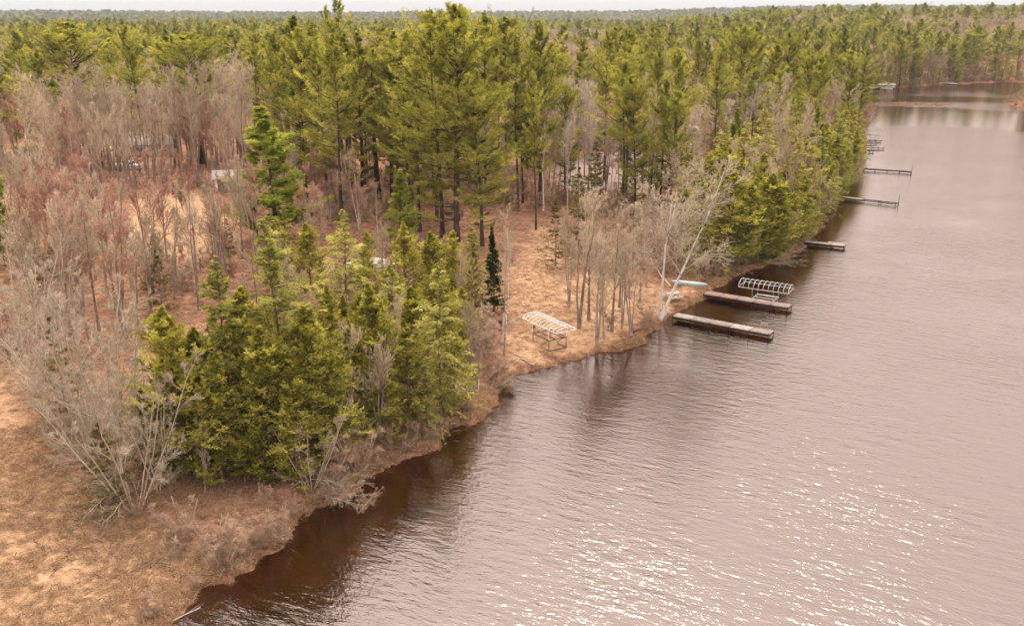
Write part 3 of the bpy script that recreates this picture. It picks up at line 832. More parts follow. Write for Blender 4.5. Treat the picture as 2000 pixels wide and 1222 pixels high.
for (px, py, yt, v, w, lb) in [(1130, 640, 385, 1, 1.15, 'twin-trunked leafless tree behind the landing'), (1150, 625, 400, 0, 1.15, 'straight leafless tree beside the twin-trunked one'),
                               (1165, 690, 470, 3, 1.15, 'cluster-stemmed leafless tree on the landing bank'), (1195, 650, 440, 4, 1.15, 'leafless tree in the middle of the landing row'),
                               (1232, 672, 480, 3, 1.15, 'multi-stemmed leafless tree rooted at the waterline'), (1250, 590, 440, 2, 1.15, 'leafless tree with a rusty trunk in the yard'),
                               (1210, 600, 420, 0, 1.15, 'thin leafless tree in the yard beside the rusty trunk'), (1178, 560, 400, 4, 1.15, 'leafless tree at the back of the yard')]:
    hero('bare_tree', px, py, yt, lb, BT, wide=w, var=v)
hero('tamarack_tree', 1235, 545, 395, 'pale lichened tamarack without needles behind the yard', BT, wide=1.2, var=0)
hero('tamarack_tree', 1348, 420, 245, 'cream coloured tamarack rising from the shore slope', BT, wide=1.1, var=1)
hero('bare_tree', 1385, 520, 365, 'broad leafless tree with silver limbs behind the canoe', BT, wide=1.3, var=4)
for (px, py, yt, k, w, lb, ct) in [(1415, 528, 335, 'cedar_tree', 1.45, 'tall olive cedar with trailing skirts beside the canoe', CED), (1455, 525, 355, 'cedar_tree', 1.45, 'thick olive cedar over the boat lift', CED),
                               (1495, 510, 340, 'cedar_tree', 1.45, 'olive cedar between the boat lift and the fallen branch', CED), (1530, 490, 365, 'cedar_tree', 1.45, 'olive cedar above the fallen branch', CED),
                               (1410, 430, 285, 'pale_hemlock', 1.1, 'pale straw hemlock on the shore slope', HEM), (1505, 420, 300, 'hemlock_tree', 0.9, 'hemlock with a dark heart over the cedars of the cove', HEM),
                               (1440, 420, 330, 'pale_hemlock', 1.0, 'lower pale hemlock beside the straw one', HEM), (1560, 460, 345, 'cedar_tree', 1.45, 'cedar leaning out past the short dock', CED),
                               (1350, 440, 330, 'pale_hemlock', 1.1, 'pale hemlock behind the cream tamarack', HEM), (1655, 358, 255, 'cedar_tree', 1.5, 'bulging cedar at the root of the dark dock', CED),
                               (1625, 375, 270, 'cedar_tree', 1.3, 'dull cedar beside the bulging one at the dark dock', CED), (1668, 330, 215, 'hemlock_tree', 1.0, 'tall dull hemlock behind the bulging cedar', HEM)]:
    hero(k, px, py, yt, lb, ct, wide=w)
for (px, py, yt, v, w, lb) in [(1575, 470, 365, 4, 1.2, 'grey leafless tree hanging over the short dock'), (1600, 440, 330, 1, 1.1, 'leafless tree on the bank above the green dock'),
                               (1545, 440, 320, 0, 1.0, 'leafless tree tangled with the cedars of the cove'), (1632, 400, 310, 3, 1.0, 'leafless tree at the root of the green dock')]:
    hero('bare_tree', px, py, yt, lb, BT, wide=w, var=v)
SH = 'shrub'
for (px, py, yt, v, w, lb) in [(440, 1120, 1025, 0, 1.3, 'silver brush arching over the water at the tip of the point'), (500, 1085, 1010, 1, 1.3, 'grey shrub beside the arching brush on the point'),
                               (545, 1060, 985, 2, 0.9, 'dead upright shrub on the bank edge of the point'), (420, 1085, 1010, 2, 1.4, 'reddish brush inland of the arching brush'),
                               (360, 1050, 970, 0, 1.4, 'pinkish brush in the grass of the point'), (640, 960, 880, 1, 1.4, 'grey shrub under the white-limbed tree'),
                               (700, 925, 820, 0, 1.2, 'brown shrub between bank row and water'), (950, 700, 610, 1, 1.5, 'hazy brush at the corner of the cove'),
                               (920, 730, 640, 2, 1.5, 'hazy brush behind the corner brush of the cove'), (1265, 640, 590, 0, 1.2, 'low brush at the foot of the leaning birch'),
                               (1190, 645, 600, 2, 0.8, 'short brush among the landing row'), (120, 830, 740, 1, 1.5, 'reddish brush at the side of the dirt track')]:
    hero('bare_shrub', px, py, yt, lb, SH, wide=w, var=v, occ=0.5)

# ---------------------------------------------------------------- the wood around them
CLEARS = list(CLEAR.values())
def scatter(poly_px, items, gap, group, tries=4000, wide=(0.85, 1.15), clear_gap=1.5, zz=1.8):
    """items: (kind, count, hmin, hmax, label, category)"""
    poly = np.array([G(*p, zz)[:2] for p in poly_px])
    lo, hi = poly.min(0), poly.max(0)
    todo = [it for it in items for _ in range(it[1])]
    rng.shuffle(todo)
    cand = rng.uniform(lo, hi, (tries, 2))
    ok = (poly_sd(cand, poly) < 0) & (poly_sd(cand, LAKE) > 1.2)
    for c in CLEARS:
        ok &= poly_sd(cand, c) > clear_gap
    cand = cand[ok]
    occ = np.array(OCC)
    n = 0
    for c in cand:
        if n >= len(todo):
            break
        dd = np.hypot(occ[:, 0] - c[0], occ[:, 1] - c[1])
        if (dd < gap * 0.5 + occ[:, 2] * 0.5).any():
            continue
        kind, _, h0, h1, lb, ct = todo[n]
        hh = rng.uniform(float(h0), float(h1))
        v_ = int(rng.integers(len(PROTO[kind])))
        plant(kind, c[0], c[1], hh, tell_apart(kind, lb, c, hh, float(h0), float(h1), v_), ct, group, wide=rng.uniform(*wide) * (1.15 if kind in ('cedar_tree', 'pale_hemlock') else 1.0), var=v_)
        occ = np.vstack([occ, [c[0], c[1], gap]])
        n += 1
    OCC[:] = [tuple(o) for o in occ]
    if n < len(todo):
        print('SCATTER SHORT', group, n, len(todo))

MARKS = [(n_, G(a_, b_, 1.5)[:2]) for n_, a_, b_ in (('silver pickup', 250, 336), ('pinkish shed', 452, 372), ('light-roofed house', 215, 278), ('dark-roofed house', 130, 268), ('red tractor', 348, 390),
         ('long low building', 300, 306), ('dirt track', 20, 740), ('dry strip', 40, 400), ('silver maples', 235, 955), ('white boat', 725, 532), ('giant forked pine', 892, 470), ('thick dark trunk', 668, 430), ('bright young pine', 540, 470),
         ('path pine', 1047, 448), ('flat-tiered pine', 1222, 400), ('pale house', 1180, 290), ('canoe', 1357, 547), ('short grey dock', 1600, 476), ('half-boarded dock', 1640, 390), ('black pipe dock', 1690, 330),
         ('golden-plumed pine', 1642, 262), ('stubby dark dock', 1698, 294), ('spreading pine clump', 1470, 290), ('wide white dock', 1700, 171), ('narrow white dock', 1850, 162), ('boat lift', 1490, 570), ('evergreen row', 560, 880))]
FORM = {'bare_tree': ('single-stemmed', 'two-stemmed', 'tall-boled', 'three-stemmed', 'many-limbed'), 'red_maple': ('single-stemmed', 'two-stemmed', 'three-stemmed'), 'white_pine': ('full', 'high-crowned', 'thin-crowned', 'low-branched', 'mid-crowned', 'flat-topped', 'tapered'),
        'red_pine': ('long-trunked', 'deep-crowned'), 'birch_tree': ('sparse', 'straight', 'forked'), 'aspen_tree': ('single-stemmed', 'many-limbed', 'two-stemmed', 'tall-boled'), 'cedar_tree': ('round', 'slim', 'wide', 'open-footed'), 'hemlock_tree': ('skirted', 'narrow', 'open-footed', 'wide'), 'pale_hemlock': ('ragged', 'even'), 'olive_spruce': ('dense', 'loose')}
def tell_apart(kind, lb, c, h, h0, h1, v):
    """size, form and the landmark it stands nearest to"""
    m_ = min(MARKS, key=lambda q: (q[1][0] - c[0]) ** 2 + (q[1][1] - c[1]) ** 2)[0]
    f = (h - h0) / max(h1 - h0, 0.1)
    w = ('shorter ' if f < 0.33 else 'mid-height ' if f < 0.67 else 'taller ') + (FORM[kind][v] + ' ' if kind in FORM else '') + lb + ', nearest the ' + m_
    return w
items = lambda *a: [tuple(x) for x in a]
scatter([(-70, 330), (480, 300), (500, 390), (330, 382), (230, 410), (90, 445), (-70, 455)], items(
    ('bare_tree', 100, 14, 19, 'tan leafless tree in the house grove', BT),
    ('red_maple', 18, 11, 15, 'reddish maple in the house grove', BT)), 2.4, 'leafless grove around the houses')
scatter([(60, 660), (90, 470), (240, 535), (410, 545), (500, 490), (530, 560), (340, 640), (200, 700)], items(
    ('red_maple', 16, 10, 14, 'red-budded maple in the thicket behind the point', BT),
    ('bare_tree', 18, 10, 14, 'tan leafless tree in the thicket behind the point', BT), ('olive_spruce', 5, 5, 8, 'dull spruce in the thicket behind the point', 'spruce tree')), 2.0, 'maple thicket behind the point')
scatter([(-60, 620), (-60, 480), (110, 470), (110, 640)], items(
    ('bare_tree', 8, 9, 13, 'tan leafless tree by the dirt track', BT), ('red_maple', 5, 8, 11, 'red-budded maple by the dirt track', BT)), 2.0, 'thicket by the dirt track')
scatter([(430, 500), (430, 400), (560, 380), (700, 420), (720, 490), (600, 510)], items(
    ('red_maple', 10, 7, 11, 'pink-red maple along the pine stand', BT), ('birch_tree', 5, 9, 12, 'pale birch along the pine stand', 'birch tree')), 2.4, 'saplings along the pine stand')
scatter([(550, 430), (560, 345), (700, 325), (1010, 325), (1015, 400), (900, 450), (760, 430)], items(
    ('white_pine', 26, 22, 29, 'white pine inside the pine stand', PN), ('red_pine', 12, 21, 26, 'tufted red pine inside the pine stand', PN),
    ('bare_tree', 10, 10, 14, 'leafless tree lost among the pine trunks', BT), ('aspen_tree', 10, 12, 17, 'pale aspen lost among the pine trunks', 'aspen tree')), 3.0, 'dense pine stand behind the yard')
scatter([(1000, 420), (1000, 325), (1330, 290), (1370, 400), (1320, 440), (1220, 430)], items(
    ('white_pine', 12, 18, 24, 'white pine scattered about the pale lot', PN), ('bare_tree', 32, 10, 17, 'leafless tree scattered about the pale lot', BT),
    ('olive_spruce', 20, 5, 11, 'small olive spruce scattered about the pale lot', 'spruce tree'), ('birch_tree', 4, 11, 14, 'white birch scattered about the pale lot', 'birch tree'), ('aspen_tree', 18, 13, 18, 'pale aspen scattered about the pale lot', 'aspen tree')), 3.6, 'open wood around the pale lot')
scatter([(1290, 520), (1320, 430), (1370, 390), (1640, 300), (1668, 300), (1655, 350), (1600, 440), (1540, 495), (1440, 525), (1390, 530)], items(
    ('cedar_tree', 28, 9, 13, 'olive cedar in the tangle along the dock shore', CED), ('pale_hemlock', 20, 11, 15, 'pale hemlock in the tangle along the dock shore', HEM),
    ('bare_tree', 18, 10, 15, 'leafless tree in the tangle along the dock shore', BT), ('hemlock_tree', 14, 11, 15, 'green hemlock in the tangle along the dock shore', HEM)), 1.8, 'tangle along the dock shore')
scatter([(1340, 390), (1335, 285), (1640, 215), (1682, 212), (1678, 300), (1630, 305)], items(
    ('white_pine', 13, 17, 24, 'white pine in the wood above the far docks', PN), ('bare_tree', 20, 11, 16, 'leafless tree in the wood above the far docks', BT), ('aspen_tree', 20, 12, 17, 'pale aspen in the wood above the far docks', 'aspen tree'),
    ('red_maple', 8, 10, 14, 'reddish maple in the wood above the far docks', BT), ('hemlock_tree', 8, 11, 15, 'hemlock in the wood above the far docks', HEM)), 3.2, 'wood above the far docks')
scatter([(-130, 335), (-130, 235), (600, 225), (600, 335)], items(
    ('white_pine', 40, 19, 27, 'white pine beyond the leafless grove', PN), ('red_pine', 14, 18, 24, 'tufted red pine beyond the leafless grove', PN),
    ('bare_tree', 22, 14, 18, 'leafless tree beyond the house grove', BT), ('aspen_tree', 26, 15, 20, 'pale aspen beyond the house grove', 'aspen tree')), 3.5, 'canopy beyond the leafless grove')
scatter([(600, 325), (600, 225), (1340, 215), (1640, 205), (1340, 285), (1000, 322)], items(
    ('white_pine', 40, 19, 27, 'white pine beyond the pine stand', PN), ('red_pine', 14, 18, 24, 'tufted red pine beyond the pine stand', PN),
    ('bare_tree', 18, 13, 18, 'leafless tree beyond the pine stand', BT), ('aspen_tree', 34, 15, 20, 'pale aspen beyond the pine stand', 'aspen tree')), 3.5, 'canopy beyond the pine stand')
scatter([(520, 720), (520, 510), (620, 500), (650, 560), (800, 590), (950, 600), (950, 650), (800, 740), (600, 760)], items(
    ('cedar_tree', 9, 6, 8, 'cedar filling in behind the bank row', CED), ('bare_tree', 7, 7, 10, 'leafless tree filling in behind the bank row', BT),
    ('hemlock_tree', 4, 7, 9, 'hemlock filling in behind the bank row', HEM)), 2.4, 'filling behind the bank row')
scatter([(1690, 176), (1760, 170), (1850, 163), (1930, 160), (2080, 158), (2080, 140), (1850, 143), (1690, 150)], items(
    ('white_pine', 14, 15, 22, 'white pine on the shore across the bay', PN), ('bare_tree', 20, 9, 14, 'leafless tree on the shore across the bay', BT),
    ('red_maple', 8, 9, 12, 'reddish maple on the shore across the bay', BT), ('hemlock_tree', 10, 9, 14, 'dull hemlock on the shore across the bay', HEM)), 3.5, 'trees on the shore across the bay')
scatter([(1985, 190), (2100, 184), (2100, 220), (1990, 212)], items(
    ('bare_shrub', 6, 2, 4, 'rusty shrub on the low opposite point', SH), ('white_pine', 2, 14, 18, 'white pine farther out on the low opposite point', PN)), 3.0, 'low opposite point')

rgs = np.random.default_rng(303)
def along(i0, i1, n, off, kinds, group, wide=(0.9, 1.3)):
    """plants along the waterline between two shore points"""
    seg = np.array([G(*p)[:2] for p in LAKE_PX[i0:i1 + 1]])
    cum = np.concatenate([[0], np.cumsum(np.hypot(*np.diff(seg, axis=0).T))])
    for k in range(n):
        u = (k + rgs.uniform(0.1, 0.9)) / n * cum[-1]
        i = min(np.searchsorted(cum, u) - 1, len(seg) - 2); i = max(i, 0)
        t = (u - cum[i]) / (cum[i + 1] - cum[i])
        q = seg[i] * (1 - t) + seg[i + 1] * t
        dr = unit(seg[i + 1] - seg[i]); nr2 = np.array([-dr[1], dr[0]])
        q = q + nr2 * rgs.uniform(*off)
        kind, h0, h1, lb, ct = kinds[k % len(kinds)]
        le = (0.0, rgs.uniform(0.05, 0.25))
        hh = rgs.uniform(h0, h1)
        v_ = int(rgs.integers(len(PROTO[kind])))
        plant(kind, q[0], q[1], hh, tell_apart(kind, lb, q, hh, h0, h1, v_), ct, group, var=v_, wide=rgs.uniform(*wide), lean=le, rot=0.0)
along(30, 38, 56, (0.2, 2.4), [('bare_shrub', 2.2, 3.6, 'grey shrub over the dock shore', SH), ('cedar_tree', 5, 8, 'young cedar leaning out over the dock shore', CED),
                        ('silver_maple', 4.5, 7, 'silver-limbed tree leaning over the dock shore', BT), ('hemlock_tree', 7, 10, 'hemlock leaning out over the dock shore', HEM), ('cedar_tree', 6, 9, 'young cedar leaning out over the dock shore', CED)], 'waterline growth of the dock shore')
along(38, 46, 34, (0.3, 3.0), [('bare_shrub', 2.5, 4.5, 'shrub at the waterline past the shore bend', SH), ('hemlock_tree', 8, 12, 'small hemlock at the waterline past the shore bend', HEM), ('red_maple', 8, 11, 'reddish maple at the waterline past the shore bend', BT)], 'waterline growth past the bend')
along(0, 16, 16, (0.2, 1.2), [('bare_shrub', 0.6, 1.4, 'low grey brush along the bank of the point', SH)], 'brush along the bank of the point', (0.8, 1.5))
along(44, 49, 100, (0.3, 9.0), [('bare_shrub', 3, 5, 'rusty shrub along the shore across the bay', SH), ('hemlock_tree', 7, 13, 'dark hemlock along the shore across the bay', HEM), ('red_maple', 8, 13, 'leafless maple along the shore across the bay', BT)], 'waterline growth across the bay')

# ---------------------------------------------------------------- far forest, undergrowth, dry grass: masses nobody could count
def mass(name, label, cat, pts, scl, pick, meshes, seed=5, rotz=True, widen=None):
    rg = np.random.default_rng(seed)
    n = len(pts)
    me = bpy.data.meshes.new(name)
    me.vertices.add(n)
    me.vertices.foreach_set('co', np.ascontiguousarray(pts, np.float32).ravel())
    for an, tp, dat, key in (('scl', 'FLOAT_VECTOR', scl, 'vector'), ('rot', 'FLOAT_VECTOR', np.stack([rg.normal(size=n) * 0.03, rg.normal(size=n) * 0.03, rg.uniform(0, 6.28, n)], 1), 'vector'), ('pick', 'INT', pick, 'value')):
        a = me.attributes.new(an, tp, 'POINT')
        a.data.foreach_set(key, np.ascontiguousarray(dat, np.int32 if tp == 'INT' else np.float32).ravel())
    o = bpy.data.objects.new(name, me)
    o['kind'] = 'stuff'; o['label'] = label; o['category'] = cat
    COL.objects.link(o)
    ng = bpy.data.node_groups.new(name + '_nodes', 'GeometryNodeTree')
    ng.interface.new_socket('Geometry', in_out='INPUT', socket_type='NodeSocketGeometry')
    ng.interface.new_socket('Geometry', in_out='OUTPUT', socket_type='NodeSocketGeometry')
    gi, go = ng.nodes.new('NodeGroupInput'), ng.nodes.new('NodeGroupOutput')
    join = ng.nodes.new('GeometryNodeJoinGeometry')
    def attr(nm, tp):
        a = ng.nodes.new('GeometryNodeInputNamedAttribute'); a.data_type = tp
        a.inputs['Name'].default_value = nm
        return a.outputs['Attribute']
    for k, src in enumerate(meshes):
        so = bpy.data.objects.new(name + '_source', src)     # only a data-block for the nodes, not in the scene
        oi = ng.nodes.new('GeometryNodeObjectInfo'); oi.inputs['Object'].default_value = so
        oi.inputs['As Instance'].default_value = True
        ip = ng.nodes.new('GeometryNodeInstanceOnPoints')
        cmp_ = ng.nodes.new('FunctionNodeCompare'); cmp_.data_type = 'INT'; cmp_.operation = 'EQUAL'
        ng.links.new(attr('pick', 'INT'), cmp_.inputs[2]); cmp_.inputs[3].default_value = k
        ng.links.new(gi.outputs[0], ip.inputs['Points'])
        ng.links.new(cmp_.outputs[0], ip.inputs['Selection'])
        ng.links.new(oi.outputs['Geometry'], ip.inputs['Instance'])
        e2r = ng.nodes.new('FunctionNodeEulerToRotation')
        ng.links.new(attr('rot', 'FLOAT_VECTOR'), e2r.inputs[0])
        ng.links.new(e2r.outputs[0], ip.inputs['Rotation'])
        ng.links.new(attr('scl', 'FLOAT_VECTOR'), ip.inputs['Scale'])
        ng.links.new(ip.outputs[0], join.inputs[0])
    ng.links.new(join.outputs[0], go.inputs[0])
    md = o.modifiers.new('scatter', 'NODES'); md.node_group = ng
    return o

near_zone = [np.array([G(*p, 1.8)[:2] for p in z]) for z in (
    [(-130, 335), (-130, 235), (600, 225), (600, 335)], [(600, 325), (600, 225), (1340, 215), (1640, 205), (1340, 285), (1000, 322)],
    [(1340, 390), (1335, 285), (1640, 215), (1682, 212), (1678, 300), (1630, 305)])]
rg = np.random.default_rng(77)
P_, S_, K_ = [], [], []
FAR = [PROTO['white_pine'][0], PROTO['white_pine'][1], PROTO['white_pine'][3], PROTO['red_pine'][0], PROTO['bare_tree'][0], PROTO['bare_tree'][4], PROTO['hemlock_tree'][0], PROTO['red_maple'][0]]
for (r0, r1, dens, ssc) in [(215, 520, 1 / 58., 1.0), (520, 1100, 1 / 75., 1.15), (1100, 2400, 1 / 170., 1.5), (2400, 5200, 1 / 520., 2.2)]:
    a0, a1 = R(-34), R(34)
    n = int(dens * (a1 - a0) * 0.5 * (r1 ** 2 - r0 ** 2))
    r = np.sqrt(rg.uniform(r0 ** 2, r1 ** 2, n)); a = rg.uniform(a0, a1, n)
    x, y = r * np.sin(a), r * np.cos(a)
    P = np.stack([x, y], 1)
    ok = poly_sd(P, LAKE) > 2.5
    for z in near_zone:
        ok &= poly_sd(P, z) > -2
    x, y = x[ok], y[ok]
    n = len(x)
    z = ground_z(x, y)
    patch = vnoise(x, y, 0.012, 21) * 0.6 + rg.uniform(0, 1, n) * 0.4 + 0.08 * (np.degrees(np.arctan2(x, y)) > 8)
    pk = np.where(patch < 0.54, rg.choice([4, 5, 7, 4], n), np.where(patch < 0.85, rg.choice([0, 1, 2, 3, 1, 0], n), 6))
    h = np.where(np.isin(pk, [4, 5, 7]), rg.uniform(0.8, 1.1, n), np.clip(rg.normal(0.72, 0.15, n), 0.4, 1.02))
    h = np.where(pk == 6, rg.uniform(0.7, 1.2, n), h)
    P_.append(np.stack([x, y, z], 1)); K_.append(pk)
    wv = rg.uniform(0.9, 1.5, n)
    S_.append(np.stack([h * ssc * wv, h * ssc * wv, h * (1 + (ssc - 1) * 0.15)], 1))
mass('far_forest', 'endless mixed pine and leafless forest running back to the blue hills', 'forest', np.concatenate(P_), np.concatenate(S_), np.concatenate(K_), [f[1] for f in FAR])

# undergrowth: leafless saplings and brush under the trees
bare('sapling_clump', 401, 2.4, M['twig_pink'], M['twig_pink'], stems=6, limbs=24, base=0.15, el=(45, 75), spread=0.6, sub=(5, 3, 2), trop=0.1, splay=0.35, ang=0.5, tw=0.010, r0=0.016)
bare('sapling_clump', 402, 3.2, M['twig_red'], M['twig_red'], stems=5, limbs=20, base=0.25, el=(50, 75), spread=0.5, sub=(5, 3, 2), trop=0.12, splay=0.3, ang=0.5, tw=0.011, r0=0.018)
bare('sapling_clump', 403, 2.6, M['twig_tan'], M['twig_tan'], stems=6, limbs=24, base=0.15, el=(45, 75), spread=0.6, sub=(5, 3, 2), trop=0.1, splay=0.35, ang=0.5, tw=0.010, r0=0.016)
n = 9000
a = rg.uniform(R(-36), R(20), n); r = np.sqrt(rg.uniform(60 ** 2, 230 ** 2, n))
x, y = r * np.sin(a), r * np.cos(a)
P = np.stack([x, y], 1)
ok = (poly_sd(P, LAKE) > 0.6) & (poly_sd(P, LOT) > 0)
for k, c in CLEAR.items():
    ok &= poly_sd(P, c) > (0.5 if k != 'point' else -1.0)
ok &= vnoise(x, y, 0.09, 31) > np.where(x < -20, 0.62, 0.48)
x, y = x[ok], y[ok]
n = 9000
a = rg.uniform(R(8), R(34), n); r = np.sqrt(rg.uniform(225 ** 2, 560 ** 2, n))
q = np.stack([r * np.sin(a), r * np.cos(a)], 1)
sq = poly_sd(q, LAKE)
q = q[(sq > 0.3) & (sq < 30)]
x, y = np.concatenate([x, q[:, 0]]), np.concatenate([y, q[:, 1]])
bp = np.array([G(*p, 1.0)[:2] for p in [(40, 770), (120, 760), (330, 960), (520, 960), (720, 900), (640, 980), (560, 1050), (420, 1120), (330, 1080), (200, 1020), (90, 900)]])
q = rg.uniform(bp.min(0), bp.max(0), (260, 2))
q = q[(poly_sd(q, bp) < 0) & (poly_sd(q, LAKE) > 0.5) & (vnoise(q[:, 0], q[:, 1], 0.3, 33) > 0.35)]
x, y = np.concatenate([x, q[:, 0]]), np.concatenate([y, q[:, 1]])
s = rg.uniform(0.6, 1.25, len(x)); s[-len(q):] *= 0.55
mass('undergrowth', 'reddish leafless brush and saplings covering the forest floor', 'brush', np.stack([x, y, ground_z(x, y)], 1), np.stack([s, s, s], 1), rg.choice([0, 0, 1, 2, 2], len(x)), [p[1] for p in PROTO['sapling_clump']])

# dry grass tufts
M['straw'] = foliage_mat('dry_grass', (0.20, 0.115, 0.065), (0.37, 0.24, 0.145), (0.54, 0.38, 0.24), 0.25, (1.0, 0.9, 0.7), 0.5)
tufts_ = []
for i in range(3):
    rg2 = np.random.default_rng(500 + i)
    g = Geo()
    m_ = 26
    p = np.stack([rg2.normal(size=m_) * 0.16, rg2.normal(size=m_) * 0.16, np.zeros(m_)], 1)
    d = np.stack([rg2.normal(size=m_), rg2.normal(size=m_), rg2.uniform(0.15, 0.9, m_)], 1)
    blades(g, rg2, p, d, rg2.uniform(0.18, 0.42, m_), 0.014, rg2.uniform(0.1, 1.0, m_))
    tufts_.append(g.mesh('grass_tuft', M['straw']))
xs, ys = [], []
for (r0, r1, n) in ((30, 72, 46000), (72, 130, 20000)):
    a = rg.uniform(R(-42), R(14), n); r = np.sqrt(rg.uniform(r0 ** 2, r1 ** 2, n))
    xs.append(r * np.sin(a)); ys.append(r * np.cos(a))
x, y = np.concatenate(xs), np.concatenate(ys)
ok = poly_sd(np.stack([x, y], 1), LAKE) > 0.35
x, y = x[ok], y[ok]
keep = vnoise(x, y, 0.3, 41) * 0.6 + vnoise(x, y, 0.9, 42) * 0.4 > rg.uniform(0.15, 0.6, len(x))
x, y = x[keep], y[keep]
s = rg.uniform(0.5, 1.15, len(x))
mass('dry_grass', 'matted straw coloured grass covering the open ground', 'grass', np.stack([x, y, ground_z(x, y)], 1), np.stack([s, s, s * 0.8], 1), rg.integers(0, 3, len(x)), tufts_)

# grass hanging over the bank edge
seg = LAKE[3:48]
cum = np.concatenate([[0], np.cumsum(np.hypot(*np.diff(seg, axis=0).T))])
u = rg.uniform(0, cum[-1], 7000)
u = np.where(rg.uniform(size=len(u)) < 0.6, u * 0.4, u)
i = np.clip(np.searchsorted(cum, u) - 1, 0, len(seg) - 2)
t = ((u - cum[i]) / (cum[i + 1] - cum[i]))[:, None]
q = seg[i] * (1 - t) + seg[i + 1] * t + rg.normal(size=(len(u), 2)) * 0.55
sq = poly_sd(q, LAKE)
zq = ground_z(q[:, 0], q[:, 1])
ok = (zq > 0.0) & (sq < 1.6)
q, zq = q[ok], zq[ok]
s = rg.uniform(0.5, 1.15, len(q))
mass('shore_sedge', 'straw coloured sedge hanging over the edge of the bank', 'sedge', np.stack([q[:, 0], q[:, 1], zq], 1), np.stack([s, s, s], 1), rg.integers(0, 3, len(q)), tufts_, seed=9)
# dead reeds standing in the shallows of the bay mouth
q = np.array([G(*p)[:2] for p in [(1700, 207), (1760, 200), (1830, 201), (1880, 206), (1800, 209)]])
c = rg.uniform(q.min(0), q.max(0), (900, 2))
c = c[(poly_sd(c, q) < 0) & (vnoise(c[:, 0], c[:, 1], 0.25, 71) > 0.5)]
s = rg.uniform(1.2, 2.2, len(c))
mass('bay_reeds', 'brown dead reeds standing in the shallows at the mouth of the bay', 'reeds', np.stack([c[:, 0], c[:, 1], c[:, 0] * 0 - 0.05], 1), np.stack([s, s, s], 1), rg.integers(0, 3, len(c)), tufts_, seed=12)
# fallen twigs and small sticks
M['stick'] = bark_mat('dead_sticks', (0.10, 0.06, 0.04), (0.36, 0.27, 0.20), 0.5, 0.8)
sticks_ = []
for i in range(3):
    rg2 = np.random.default_rng(600 + i)
    g = Geo()
    m_ = 7
    p = rg2.normal(size=(m_, 3)) * np.array([0.7, 0.7, 0.0]) + np.array([0, 0, 0.04])
    d = unit(rg2.normal(size=(m_, 3)) * np.array([1, 1, 0.12]))
    spikes(g, p, p + d * rg2.uniform(0.3, 1.5, (m_, 1)), 0.022, 0.5)
    sticks_.append(g.mesh('stick_scatter', M['stick']))
n = 5200
a = rg.uniform(R(-31), R(13), n); r = np.sqrt(rg.uniform(34 ** 2, 140 ** 2, n))
x, y = r * np.sin(a), r * np.cos(a)
P = np.stack([x, y], 1)
ok = poly_sd(P, LAKE) > 0.2
ok &= (poly_sd(P, CLEAR['yard']) > -4) | (rg.uniform(size=n) < 0.45)
ok &= (poly_sd(P, CLEAR['lawn']) > -2)
x, y = x[ok], y[ok]
s = rg.uniform(0.5, 1.3, len(x))
mass('fallen_sticks', 'dead sticks and twigs strewn over the ground', 'sticks', np.stack([x, y, ground_z(x, y)], 1), np.stack([s, s, s], 1), rg.integers(0, 3, len(x)), sticks_, seed=10)

# ---------------------------------------------------------------- things people left here
M['deck_grey'] = paint_mat('weathered_deck', (0.26, 0.205, 0.175), 0.85, 0, 0.3, 3.0, 0.2)
M['deck_red'] = paint_mat('reddish_deck', (0.25, 0.16, 0.13), 0.85, 0, 0.25, 3.0, 0.2)
M['deck_pale'] = paint_mat('bleached_deck', (0.34, 0.28, 0.24), 0.85, 0, 0.28, 3.0, 0.2)
M['dark_wood'] = paint_mat('dark_and_shaded_wood', (0.045, 0.032, 0.028), 0.8, 0, 0.3, 3.0, 0.2)  # dark wood; on dock sides the shade is put into this colour
M['alu'] = paint_mat('aluminium', (0.40, 0.38, 0.36), 0.45, 0.3, 0.08, 6.0)
M['white_alu'] = paint_mat('white_tube', (0.78, 0.74, 0.72), 0.5, 0.0, 0.06, 6.0)
M['rust'] = paint_mat('rusty_steel', (0.20, 0.11, 0.075), 0.8, 0.1, 0.35, 5.0)
M['turquoise'] = paint_mat('turquoise_hull', (0.20, 0.28, 0.27), 0.5, 0, 0.15, 2.0)
M['canoe_pale'] = paint_mat('sun_bleached_hull', (0.44, 0.47, 0.44), 0.45, 0, 0.12, 2.0)
M['white'] = paint_mat('white_paint', (0.78, 0.75, 0.73), 0.5, 0, 0.08, 2.0)
M['tarp'] = paint_mat('white_tarp', (0.44, 0.43, 0.42), 0.6, 0, 0.08, 1.5)
M['grey_wood'] = paint_mat('grey_wood', (0.36, 0.31, 0.28), 0.85, 0, 0.25, 5.0, 0.2)
M['roof_pink'] = paint_mat('faded_metal_roof', (0.42, 0.33, 0.31), 0.5, 0, 0.1, 1.5)
M['roof_dark'] = paint_mat('dark_shingles', (0.12, 0.10, 0.095), 0.9, 0, 0.25, 4.0, 0.2)
M['siding'] = paint_mat('pale_siding', (0.44, 0.40, 0.36), 0.7, 0, 0.08, 2.0)
M['brown_siding'] = paint_mat('brown_siding', (0.20, 0.10, 0.075), 0.8, 0, 0.2, 2.0)
M['red'] = paint_mat('red_paint', (0.42, 0.06, 0.045), 0.45, 0, 0.15, 3.0)
M['rubber'] = paint_mat('black_rubber', (0.02, 0.02, 0.02), 0.8, 0, 0.2, 5.0)
M['glass'] = paint_mat('dark_glass', (0.03, 0.035, 0.04), 0.1, 0, 0.1, 1.0, 0.6)
M['silver_paint'] = paint_mat('silver_car_paint', (0.55, 0.55, 0.56), 0.3, 0.4, 0.05, 2.0)

